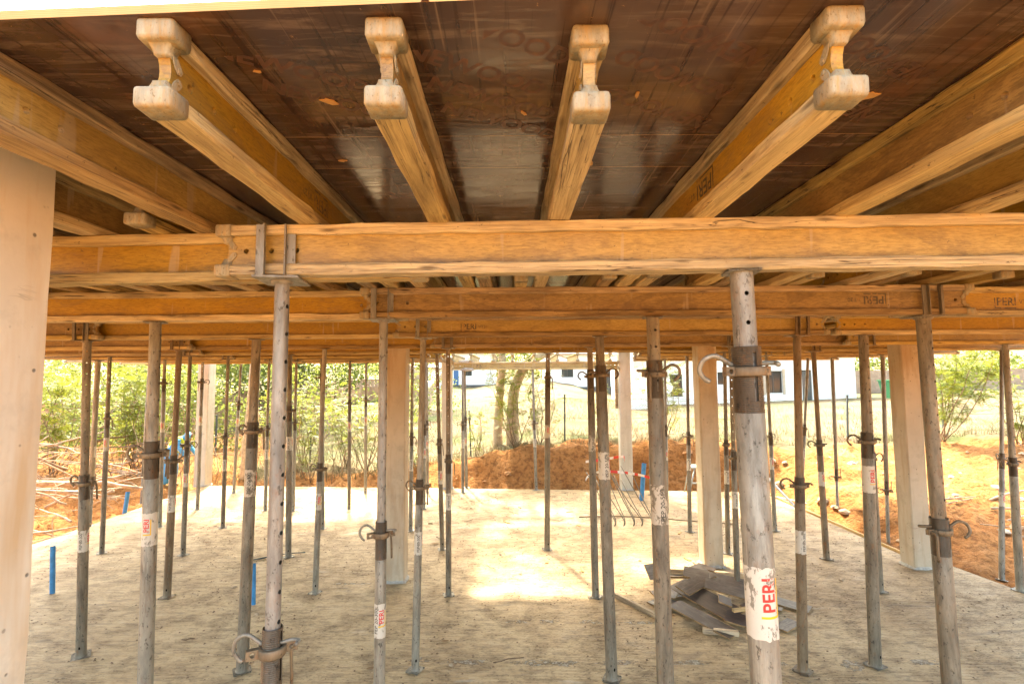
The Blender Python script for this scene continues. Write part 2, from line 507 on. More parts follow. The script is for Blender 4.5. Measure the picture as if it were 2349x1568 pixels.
t_.put(t_.b.inputs['Alpha'], t_.ramp(t_.noise(g_, 16, 5, .7), [(.42, 0.0), (.58, .9)])); MAT['cement_smear'] = t_.m
plain('dry_leaf', (.24, .135, .06), .8, vary=.3)
plain('cord_green', (.25, .55, .06), .6)
t = NT('window_glass', .08, spec=.6); t.color((.03, .035, .035)); MAT['glass'] = t.m

# ------------------------------------------------------------------ ground
def ground_z(X, Y):
    hb = .20 + .80 * smooth01((X + 4.0) / 6.0)
    hb += .14 * mnoise.noise((X * .55, 3.1, 0))
    ye = 13.1 - .085 * X
    z_back = -.22 + (hb + .22) * smooth01((Y - ye) / 1.15)
    z_right = -.34 + 1.22 * smooth01((Y - 7.0 - .25 * max(0, 8 - X)) / 7.4) + .03 * max(0.0, X - 7)
    z_left = -.42 + .75 * smooth01((Y - 11.6) / 4.5) + .045 * max(0.0, -8.2 - X)
    z = z_back
    z = z + (z_right - z) * smooth01((X - 5.9) / 1.3)
    z = z + (z_left - z) * smooth01((-7.9 - X) / 1.5)
    if -8.0 < X < 5.85 and Y < ye - .06: z = -.38
    if Y < 6.0: z = min(z, -.30) if abs(X) < 12 else z
    near = 1 - smooth01((Y - 14.6) / 2.0)
    lump = mnoise.fractal((X * 1.3, Y * 1.3, 5.0), 1.0, 2.0, 4)
    fine = mnoise.fractal((X * 4.5, Y * 4.5, 1.0), 1.0, 2.0, 3)
    z += near * (.15 * lump + .085 * fine) + (1 - near) * .03 * lump
    if Y > 15.5:
        side = 1 - smooth01((X / max(Y, 1) - .05) / .2)
        z += .050 * max(0.0, min(Y, 62) - 18.0) * side * smooth01((Y - 15.5) / 6)
    if Y > 62 or abs(X) > 60: z += .012 * max(0.0, max(Y - 62, abs(X) - 60))
    return z

def axis(lo, hi, step, far_lo, far_hi):
    a = list(np.arange(lo, hi, step)); s = step; p = hi
    while p < far_hi: a.append(p); s *= 1.28; p += s
    a.append(far_hi); s = step; p = lo
    b = []
    while p > far_lo: s *= 1.28; p -= s; b.append(max(p, far_lo))
    return sorted(set([round(float(x), 4) for x in a + b]))
gx = axis(-13.5, 13.5, .14, -420, 420)
gy = axis(6.6, 17.0, .13, -120, 520)
gv, lawn = [], []
for y in gy:
    for x in gx:
        gv.append((x, y, ground_z(x, y)))
        edge = 14.45 + .35 * mnoise.noise((x * .8, 0, 9)) - .2 * smooth01((-x - 3) / 3) + 7 * smooth01((-x - 7.5) / 1.5)
        if x > 6: edge = 13.6 + .5 * mnoise.noise((x * .8, 0, 9))
        lawn.append(smooth01((y - edge) / .45))
nx = len(gx)
gf = [(j*nx+i, j*nx+i+1, (j+1)*nx+i+1, (j+1)*nx+i) for j in range(len(gy)-1) for i in range(nx-1)]
me = big_mesh('ground', gv, gf, MAT['earth'], True)
at = me.attributes.new('lawn', 'FLOAT', 'POINT'); at.data.foreach_set('value', np.array(lawn, dtype=np.float32))
tag(link('ground', me), kind='structure')

# concrete slab
poly = [(-8.15, -3.0), (6.45, -3.0), (6.43, 6.7), (6.32, 7.62), (5.96, 7.88), (5.95, 12.55), (-8.1, 13.76)]
mb = MB()
n = len(poly)
pv = [(x, y, 0.0) for x, y in poly] + [(x, y, -.32) for x, y in poly]
mb.add(pv, [tuple(range(n))] + [(i, n + i, n + (i+1) % n, (i+1) % n) for i in range(n)])
tag(mb.build('concrete_slab', MAT['slab']), kind='structure')

# ------------------------------------------------------------------ concrete columns
def column(x0, x1, y0, y1, z1, m, label, ch=.018):
    P = [(x0+ch, y0), (x1-ch, y0), (x1, y0+ch), (x1, y1-ch), (x1-ch, y1), (x0+ch, y1), (x0, y1-ch), (x0, y0+ch)]
    cx, cy = (x0+x1)/2, (y0+y1)/2
    zs = np.linspace(-.02, z1, 14)
    vs, fs = [], []
    for k, z in enumerate(zs):
        for i, (x, y) in enumerate(P):
            j = .0035
            vs.append((x-cx+random.uniform(-j, j), y-cy+random.uniform(-j, j), z))
    for k in range(len(zs)-1):
        for i in range(8):
            q = (i+1) % 8
            fs.append((k*8+i, k*8+q, (k+1)*8+q, (k+1)*8+i))
    fs.append(tuple((len(zs)-1)*8+i for i in range(8)))
    mb = MB(); mb.add(vs, fs)
    o = mb.build('concrete_column', MAT[m], loc=(cx, cy, 0))
    tag(o, label, 'column', 'concrete columns under the deck')
    # rough mortar collar at the foot
    b = MB(); vs = []; n = 28
    for (rr, z) in ((.030, 0.001), (.012, .018), (-.004, .034)):
        for i in range(n):
            a = 2*math.pi*i/n
            dx, dy = math.cos(a), math.sin(a)
            s = 1/max(abs(dx)/((x1-x0)/2), abs(dy)/((y1-y0)/2))
            e = 1 + (rr + random.uniform(-.008, .012)) / s
            vs.append((dx*s*e, dy*s*e, z + random.uniform(0, .01)))
    b.add(vs, [(k*n+i, k*n+(i+1) % n, (k+1)*n+(i+1) % n, (k+1)*n+i) for k in range(2) for i in range(n)], True)
    b.build('mortar_foot', MAT['mortar'], o)
    return o
column(-1.95, -1.628, 1.42, 1.80, 3.50, 'column_cream', 'cream concrete column beside the deck edge, stained and pitted', .02)
column(-1.735, -1.47, 7.09, 7.35, 3.50, 'column_tan', 'tan concrete column behind a slim prop, brown streaks down its face')
column(2.755, 3.03, 7.58, 7.84, 3.50, 'column_tan', 'concrete column rising behind the heap of plywood offcuts')
column(5.67, 5.94, 7.46, 7.74, 3.50, 'column_tan', 'concrete column at the slab edge beside the orange earth')
column(-8.36, -8.05, 13.62, 13.95, 3.50, 'column_pale', 'pale concrete column at the slab corner near the worker')
column(-1.80, -1.54, 13.06, 13.30, 3.30, 'column_pale', 'pale concrete column at one end of the lower cross beam')
column(2.66, 2.95, 12.78, 13.04, 3.42, 'column_pale', 'pale concrete column standing behind the bent rebar and tape')

# ------------------------------------------------------------------ lettering
_text = {}
def text_geo(body, size, bold=.0):
    """flat lettering as (verts, faces), left aligned, baseline at 0"""
    key = (body, size, bold)
    if key in _text: return _text[key]
    cu = bpy.data.curves.new('lettering', 'FONT')
    cu.body = body; cu.size = size; cu.offset = bold * size; cu.resolution_u = 3
    ob = bpy.data.objects.new('lettering', cu); col.objects.link(ob)
    bpy.context.view_layer.update()
    me = bpy.data.meshes.new_from_object(ob.evaluated_get(bpy.context.evaluated_depsgraph_get()))
    bpy.data.objects.remove(ob); bpy.data.curves.remove(cu)
    bm = bmesh.new(); bm.from_mesh(me); bpy.data.meshes.remove(me)
    bmesh.ops.remove_doubles(bm, verts=bm.verts[:], dist=1e-5)
    k = -.2 * size
    while k < 1.0 * size:
        bmesh.ops.bisect_plane(bm, geom=bm.verts[:] + bm.edges[:] + bm.faces[:], plane_co=(0, k, 0), plane_no=(0, 1, 0))
        k += size * .13
    v = [tuple(x.co) for x in bm.verts]; bm.verts.index_update()
    f = [tuple(x.index for x in q.verts) for q in bm.faces]
    bm.free()
    _text[key] = (v, f)
    return _text[key]
def text_width(v): return max(p[0] for p in v) - min(p[0] for p in v)

# ------------------------------------------------------------------ timber girders
GH, GW, FT, WT = .200, .080, .042, .027
def flange_mesh(L, z0, z1, seed, near):
    rs = random.Random(seed)
    n = max(2, int(L / (.11 if near else .6)))
    ch = .005
    prof = [(-GW/2+ch, z0), (GW/2-ch, z0), (GW/2, z0+ch), (GW/2, z1-ch), (GW/2-ch, z1), (-GW/2+ch, z1), (-GW/2, z1-ch), (-GW/2, z0+ch)]
    vs, fs = [], []
    j = .0034 if near else 0
    for k in range(n + 1):
        x = L * k / n
        for (y, z) in prof:
            vs.append((x, y + rs.uniform(-j, j), z + (rs.uniform(-j, j) if near else 0)))
    for k in range(n):
        for i in range(8):
            q = (i + 1) % 8
            fs.append((k*8+i, (k+1)*8+i, (k+1)*8+q, k*8+q))
    fs.append(tuple(range(8))); fs.append(tuple(n*8+i for i in range(8))[::-1])
    mb = MB(); mb.add(vs, fs); return mb.mesh('flange')
def web_mesh(L, holes=True):
    mb = MB(); z0, z1 = FT - .004, GH - FT + .004; hz, hh = (z0+z1)/2, (z1-z0)/2
    y0, y1 = -WT/2, WT/2
    K = 9
    for s in (0, 1):
        prof = []
        for k in range(K):
            u = -1 + 2*k/(K-1)
            d = .030 * math.cos(u * math.pi/2) ** .8 if abs(u) < 1 else 0
            prof.append((.006 + d, hz + u*hh))
        x_in = .075
        vs = []
        for y in (y0, y1):
            for (dx, z) in prof: vs.append((dx if s == 0 else L-dx, y, z))
            for (dx, z) in prof: vs.append((x_in if s == 0 else L-x_in, y, z))
        fs = []
        for k in range(K-1):
            a = (k, K+k, K+k+1, k+1); b = tuple(2*K+i for i in a)[::-1]; e = (k, k+1, 2*K+k+1, 2*K+k)
            if s: a, b, e = a[::-1], b[::-1], e[::-1]
            fs += [a, b, e]
        mb.add(vs, fs)
    xs = [.075]
    hol = [.105, .205, .305] if holes and L > 1.2 else []
    cuts = []
    for hx in hol: cuts += [(hx-.03, hx+.03, hx)]
    for hx in hol[::-1]: cuts += [(L-hx-.03, L-hx+.03, L-hx)]
    p = .075
    for (a, b, c_) in cuts:
        if a > p + 1e-4: mb.cell((p+a)/2, hz, (a-p)/2, hh, 0, y0, y1)
        mb.cell(c_, hz, (b-a)/2, hh, .0105, y0, y1); p = b
    mb.cell((p+L-.075)/2, hz, (L-.075-p)/2, hh, 0, y0, y1)
    return mb.mesh('web')
_cap = {}
def cap_meshes():
    if _cap: return _cap
    bm = bmesh.new()
    bmesh.ops.create_cube(bm, size=1.0)
    bmesh.ops.scale(bm, vec=(.064, GW+.008, FT+.008), verts=bm.verts)
    for v in bm.verts:
        if v.co.x < 0: v.co.y *= .96; v.co.z *= .96
    bmesh.ops.bevel(bm, geom=[e for e in bm.edges if min(v.co.x for v in e.verts) < 0], offset=.009, segments=2, affect='EDGES', profile=.5)
    me = bpy.data.meshes.new('end_cap'); bm.to_mesh(me); bm.free()
    me.polygons.foreach_set('use_smooth', [True]*len(me.polygons)); me.materials.append(MAT['cap_steel'])
    _cap['cap'] = me
    mb = MB()
    for s in (-1, 1):     # tongue riveted to each face of the web
        y = s*(WT/2+.0015); pts = [(.030, .016), (.046, .016), (.060, .030), (.066, .040), (.060, .050), (.050, .050), (.040, .040), (.034, .030)]
        a = [(x, y, z) for x, z in pts]; b = [(x, y+s*.003, z) for x, z in pts]; k = len(pts)
        mb.add(a+b, [tuple(range(k)), tuple(range(k, 2*k))[::-1]] + [(i, (i+1) % k, k+(i+1) % k, k+i) for i in range(k)])
        mb.add([(.053+.006*math.cos(q*math.pi/3), y+s*.0055, .041+.006*math.sin(q*math.pi/3)) for q in range(6)] + [(.053+.006*math.cos(q*math.pi/3), y, .041+.006*math.sin(q*math.pi/3)) for q in range(6)],
               [tuple(range(6))] + [(q, (q+1) % 6, 6+(q+1) % 6, 6+q) for q in range(6)])
    n_ = 6; vs = []
    for k in range(n_+1):      # neck curving from the cap into the web
        u = k/n_; hw = WT/2+.002 + (.030-WT/2)*(1-u)**2.2; z = -.006 + .032*u; xo = .004 + .010*u
        vs += [(xo, -hw, z), (xo, hw, z), (.046, hw, z), (.046, -hw, z)]
    mb.add(vs, [(4*k+i, 4*k+(i+1) % 4, 4*k+4+(i+1) % 4, 4*k+4+i) for k in range(n_) for i in range(4)] + [(4*n_, 4*n_+1, 4*n_+2, 4*n_+3)], True)
    _cap['tongue'] = mb.mesh('cap_tongue', MAT['cap_steel'])
    return _cap
_gmesh = {}
def girder(p0, p1, zb0, zb1, web='web_board', fl='flange_wood', near=False, caps=(1, 1), prints=(), label='', group='', name='timber_girder', holes=True):
    """an I-shaped timber girder lying from p0 to p1 (plan points of its axis), bottoms at zb0, zb1"""
    a = Vector((p0[0], p0[1], zb0)); b = Vector((p1[0], p1[1], zb1))
    L = round((b - a).length, 3); d = (b - a).normalized()
    side = Vector((0, 0, 1)).cross(d).normalized(); up = d.cross(side)
    q = Matrix((d, side, up)).transposed().to_quaternion()
    root = empty(name, a, q)
    tag(root, label, 'girder', group)
    key = (L, near, len(_gmesh) if near else 0)
    if key not in _gmesh:
        s = len(_gmesh)
        _gmesh[key] = (flange_mesh(L, 0, FT, s*2, near), flange_mesh(L, GH-FT, GH, s*2+1, near), web_mesh(L, holes))
    mb_, mt_, mw_ = _gmesh[key]
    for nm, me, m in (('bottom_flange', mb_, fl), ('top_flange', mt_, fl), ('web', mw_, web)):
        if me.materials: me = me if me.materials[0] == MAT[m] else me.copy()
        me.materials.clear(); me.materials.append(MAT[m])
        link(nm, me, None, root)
    cm = cap_meshes()
    for e in (0, 1):
        if not caps[e]: continue
        for z, fz in ((FT/2, 1), (GH-FT/2, -1)):
            c_ = link('end_cap', cm['cap'], None, root, (.024 if e == 0 else L-.024, 0, z), (0, 0, 0 if e == 0 else math.pi))
            tg = link('tongue', cm['tongue'], None, c_)
            tg.location = (-.020, 0, fz*(FT/2+.002))
            tg.scale = (1, 1, fz)
    for (x, face, flipped, size) in prints:      # stamped maker's mark on a web face or under the bottom flange
        stamp(root, x, face, flipped, size)
    return root
def stamp(root, x, face, flipped, size):
    v, f = text_geo('PERI', size, .018)
    v2, f2 = text_geo('VT20', size*.52, 0)
    w = text_width(v)
    mb = MB()
    h = size*.7
    mb.add([(px, py, 0) for px, py, _ in v], f)
    mb.add([(px+w+size*.35, py+size*.12, 0) for px, py, _ in v2], f2)
    for (x0, x1, y0, y1) in ((-size*.18, -size*.09, -size*.28, h), (-size*.18, w+size*.06, -size*.28, -size*.19)):
        mb.add([(x0, y0, 0), (x1, y0, 0), (x1, y1, 0), (x0, y1, 0)], [(0, 1, 2, 3)])
    z0 = GH/2 - h/2
    out = []
    for (px, py, _) in mb.v:
        if flipped: px, py = -px, h - py
        if face == 'front': out.append((x+px, -WT/2-.0012, z0+py))
        elif face == 'back': out.append((x-px, WT/2+.0012, z0+py))
        elif face == 'under': out.append((x+px, -(py-h/2), -.0035))
    mb.v = out
    mb.build('stamped_lettering', MAT['ink_wood'], root)

def zs(Y): return 3.113 + .0042 * (Y - 2)
ORD = ['first', 'second', 'third', 'fourth', 'fifth', 'sixth', 'seventh', 'eighth', 'ninth', 'tenth', 'eleventh', 'twelfth', 'thirteenth',
       'fourteenth', 'fifteenth', 'sixteenth', 'seventeenth', 'eighteenth', 'nineteenth', 'twentieth']
ORD2 = ORD + ['twenty-' + w for w in ORD[:9]] + ['thirtieth', 'thirty-first', 'thirty-second']
# main beams, row by row from the open deck edge: (x0, y0, x1, y1, web, flange, prints)
ROWS = {
 1: [(-4.9, 2.27, -.35, 2.062, 'web_varnished', 'flange_wood', ()),
     (-1.145, 1.993, 4.2, 1.846, 'web_board', 'flange_wood', ())],
 2: [(-7.2, 3.50, -.72, 3.481, 'web_varnished', 'flange_wood', ()),
     (-1.0, 3.392, 3.06, 3.395, 'web_aged', 'aged_wood', ((3.48, 'front', True, .075),)),
     (2.62, 3.49, 7.6, 3.52, 'web_varnished', 'flange_wood', ((.70, 'front', False, .075),))],
 3: [(-9.2, 4.935, -3.98, 4.935, 'web_aged', 'flange_wood', ()),
     (-5.2, 5.025, -.74, 5.03, 'web_varnished', 'flange_wood', ()),
     (-1.14, 4.937, 3.05, 4.93, 'web_board', 'aged_wood', ((.66, 'front', False, .075),)),
     (3.14, 4.985, 8.2, 4.985, 'web_varnished', 'flange_wood', ())],
 4: [(-9.4, 6.60, -4.12, 6.60, 'web_aged', 'flange_wood', ()),
     (-4.75, 6.69, -.62, 6.70, 'web_varnished', 'aged_wood', ()),
     (-1.05, 6.61, 4.55, 6.70, 'web_aged', 'aged_wood', ()),
     (4.30, 6.60, 8.8, 6.62, 'web_board', 'flange_wood', ())],
 5: [(-9.6, 8.15, -4.93, 8.15, 'web_aged', 'flange_wood', ()), (-5.4, 8.24, -1.5, 8.24, 'web_varnished', 'flange_wood', ()),
     (-1.95, 8.15, 3.62, 8.16, 'web_varnished', 'flange_wood', ()), (3.15, 8.245, 8.7, 8.24, 'web_board', 'flange_wood', ())],
 6: [(-9.6, 9.55, -5.2, 9.55, 'web_aged', 'flange_wood', ()), (-5.7, 9.64, -1.55, 9.64, 'web_varnished', 'flange_wood', ()),
     (2.35, 9.55, 5.1, 9.55, 'web_board', 'flange_wood', ()), (4.6, 9.64, 8.4, 9.64, 'web_board', 'flange_wood', ())],
 7: [(-9.6, 11.0, -5.0, 11.0, 'web_aged', 'flange_wood', ()), (-5.5, 11.09, -1.5, 11.09, 'web_varnished', 'flange_wood', ()),
     (2.6, 11.0, 8.3, 11.02, 'web_board', 'flange_wood', ())],
 8: [(-9.6, 12.55, -5.1, 12.55, 'web_aged', 'flange_wood', ()), (-5.6, 12.64, -1.62, 12.64, 'web_varnished', 'flange_wood', ()),
     (2.98, 12.55, 8.0, 12.57, 'web_board', 'flange_wood', ())],
}
for row, segs in ROWS.items():
    for k, (x0, y0, x1, y1, w, fl, pr) in enumerate(segs):
        girder((x0, y0), (x1, y1), zs(y0), zs(y1), w, fl, near=row <= 2, prints=pr,
               label='timber beam, %s length from the brush-pile end, %s row from deck edge' % (ORD[k], ORD[row-1]),
               group='main timber beams carried by the props', name='main_beam')
girder((-1.50, 12.75), (2.66, 12.75), 2.975, 2.975, 'web_board', 'flange_wood', near=True, prints=((.62, 'front', False, .075),),
       label='lower cross beam between two pale columns at the open end of the deck', group='main timber beams carried by the props', name='main_beam')
# mortar splashed on that beam
for (x, z, s) in ((-1.14, 3.185, .17), (-1.12, 2.985, .15)):
    bm = bmesh.new(); bmesh.ops.create_icosphere(bm, subdivisions=3, radius=1)
    for v in bm.verts:
        d = 1 + .35*mnoise.fractal(v.co*2.2 + Vector((x*9, z*7, 0)), 1, 2, 4)
        v.co = Vector((v.co.x*s*1.15*d, v.co.y*.06*d, v.co.z*.042*d))
    me = bpy.data.meshes.new('mortar_lump'); bm.to_mesh(me); bm.free(); me.materials.append(MAT['mortar'])
    tag(link('mortar_lump', me, None, None, (x, 12.735, z)), 'grey crust of mortar on the %s edge of the lower cross beam' % ('upper' if z > 3.1 else 'bottom'), 'mortar', 'mortar crusts on the lower beam')

# joists at the open deck edge
JN = [(-2.72, 1.13), (-2.22, 1.12), (-1.76, 1.12), (-1.25, 1.08), (-.79, 1.087), (-.282, 1.089), (.185, 1.118), (.732, 1.062), (1.264, 1.04), (1.74, 1.06), (2.27, 1.06), (2.8, 1.05)]
jm = {4: ((1.02, 'front', True, .075), (.92, 'under', False, .055)), 6: ((.80, 'under', False, .06),), 7: ((.72, 'back', True, .08),)}
for k, (x, y0) in enumerate(JN):
    y1 = y0 + 2.65
    pr = jm.get(k, ())
    girder((x + (.03 if k == 3 else 0) * -1, y0), (x + (.035 if k == 3 else 0), y1), zs(y0)+GH, zs(y1)+GH, ('web_board', 'web_varnished', 'web_aged')[k % 3], 'flange_wood' if k != 3 else 'aged_wood', near=True,
           prints=pr, label='timber joist with steel-capped end at the open deck edge, %s from the cream column side' % ORD[k],
           group='joists at the open deck edge', name='timber_joist')
JB = [-3.9, -3.4, -2.95, -2.45, -1.95, -1.45, -.93, -.60, -.17, .06, .60, .86, 1.38, 1.86, 2.40, 3.07, 3.5, 4.0, 4.5]
for k, x in enumerate(JB):
    y0 = 1.93 if x < -1.3 else 3.13 - .06 * (k % 3)
    y1 = 6.95
    girder((x, y0), (x + .02 * ((k % 3) - 1), y1), zs(y0)+GH, zs(y1)+GH, ('web_aged', 'web_board', 'web_varnished')[k % 3], ('aged_wood', 'flange_wood')[k % 2], near=False,
           label='timber joist lapped beside another behind the front main beam, %s from the brush-pile side' % ORD[k],
           group='joists of the second bay', name='timber_joist')
for k in range(31):
    x = -8.9 + .57 * k
    for (bay, y0, y1) in (('third', 6.45, 9.95), ('last', 9.45, 12.95)):
        if bay == 'last' and -1.7 < x < 2.6: continue
        if bay == 'third' and -1.7 < x < 2.6: y1 = 9.43
        girder((x + (.09 if bay == 'last' else 0), y0), (x + (.09 if bay == 'last' else 0), y1), zs(y0)+GH, zs(y1)+GH, 'web_varnished', 'aged_wood', caps=(0, 0), holes=False,
               label='timber joist under the deck, %s bay, %s from the brush-pile side' % (bay, ORD2[k]), group='joists of the %s bay' % bay, name='timber_joist')
for k, x in enumerate((-1.46, -1.02, -.47, 0.0, .55, 1.12, 1.62, 2.42)):
    girder((x, 12.62), (x + .03, 15.2), 3.177, 3.19, 'web_board', 'flange_wood', near=False,
           label='bare timber joist on the lower cross beam, %s from the mortar-splashed end' % ORD[k],
           group='open joists on the lower beam', name='timber_joist')

# plywood deck sheets
ys = [1.03, 1.65, 1.907, 3.21, 4.46, 5.71, 6.96, 8.21, 9.46, 10.71, 11.96, 13.0]
def ply(x0, x1, y0, y1, label, lettered, group, skew=False):
    zz0, zz1 = zs(y0) + 2*GH + .0015, zs(y1) + 2*GH + .0015
    th = .021
    gap = .0012 if y0 < 1.2 or y0 > 1.8 else .0004
    cx, cy = (x0+x1)/2, (y0+y1)/2
    hx, hy = (x1-x0)/2 - gap, (y1-y0)/2 - gap
    za, zb_ = zz0-(zz0+zz1)/2, zz1-(zz0+zz1)/2
    fl_ = -hy - .047*(cx-hx) if skew else -hy; fr_ = -hy - .047*(cx+hx) if skew else -hy     # the open edge runs slightly askew
    root = empty('plywood_sheet', (cx, cy, (zz0+zz1)/2))
    tag(root, label, 'plywood', group)
    mb = MB(); mb.add([(-hx, fl_, za), (hx, fr_, za), (hx, hy, zb_), (-hx, hy, zb_)], [(3, 2, 1, 0)])
    mb.add([(-hx, fl_, za+th), (hx, fr_, za+th), (hx, hy, zb_+th), (-hx, hy, zb_+th)], [(0, 1, 2, 3)])
    mb.build('film_face', MAT['ply_film'], root)
    e = MB(); e.add([(-hx, fl_, za), (hx, fr_, za), (hx, hy, zb_), (-hx, hy, zb_), (-hx, fl_, za+th), (hx, fr_, za+th), (hx, hy, zb_+th), (-hx, hy, zb_+th)],
                    [(0, 1, 5, 4), (1, 2, 6, 5), (2, 3, 7, 6), (3, 0, 4, 7)])
    e.build('sawn_edge', MAT['ply_edge'], root)
    if lettered:
        v, f = text_geo('NEWOOD', .085, .03)
        w = text_width(v)
        for (lx, ly, an) in lettered:
            ca, sa = math.cos(R(an)), math.sin(R(an))
            mb = MB()
            pts = []
            for (px, py, _) in v:
                X = px - w/2                      # read from below
                pts.append((lx - cx + X*ca + py*sa, ly - cy + X*sa - py*ca, -.0005 + (za+zb_)/2 + (zb_-za)*(ly-cy)/(2*hy)*.5))
            mb.add(pts, f); mb.build('faint_lettering', MAT['ply_print'], root)
xs_ = [-8.75, -6.25, -3.75, -1.25, 1.255, 3.76, 6.26, 8.6]
for j in range(len(ys)-1):
    for i in range(len(xs_)-1):
        x0, x1, y0, y1 = xs_[i], xs_[i+1], ys[j], ys[j+1]
        if y0 > 9.0 and x1 > -1.6 and x0 < 2.6:
            if x0 < -1.6: x1 = -1.5
            elif x1 > 2.6: x0 = 2.45
            else: continue
        let = []
        if j == 0:
            for (lx, ly, an) in ((-1.02, 1.25, 30), (-.58, 1.30, 28), (-.04, 1.17, 28), (-.10, 1.31, 28), (-.06, 1.45, 28), (.48, 1.14, 208), (-.04, 1.58, 28), (-.52, 1.46, 28),
                                 (.46, 1.29, 208), (.96, 1.22, 208), (.46, 1.46, 208), (.96, 1.42, 208), (-1.0, 1.45, 30)):
                if x0 + .25 < lx < x1 - .25: let.append((lx, ly, an))
        ply(x0, x1, y0, y1, 'film-faced deck plywood, %s row from deck edge, %s sheet from the brush-pile side' % (ORD[j], ORD[i]), let, 'plywood sheets, %s row' % ORD[j], j == 0)
# splinters hanging from the film face
for k, (x, y, s, an) in enumerate(((-.52, 1.43, .035, 30), (-.66, 1.28, .014, 10), (.36, 1.40, .022, 80), (1.02, 1.42, .05, 150), (1.45, 1.33, .05, 40), (-.27, 1.27, .016, 20), (1.28, 2.0, .05, 10), (.30, 1.86, .03, 70), (-.62, 1.83, .02, 0), (.04, 1.50, .016, 60))):
    mb = MB(); pts = []
    m_ = 9
    for i in range(m_):
        a = 2*math.pi*i/m_
        r_ = s*(.45 + random.random()*.6)
        pts.append((r_*math.cos(a), .42*r_*math.sin(a), 0))
    mb.add(pts + [(x_, y_, -.003) for x_, y_, _ in pts], [tuple(range(m_, 2*m_))[::-1]] + [(i, (i+1) % m_, m_+(i+1) % m_, m_+i) for i in range(m_)])
    o = mb.build('wood_splinter', MAT['bare_splinter'], loc=(x, y, zs(y)+2*GH+.0005), rot=(0, 0, R(an)))
    tag(o, 'small torn patch of bare wood on the dark plywood underside', 'splinter', 'torn patches on the plywood underside')

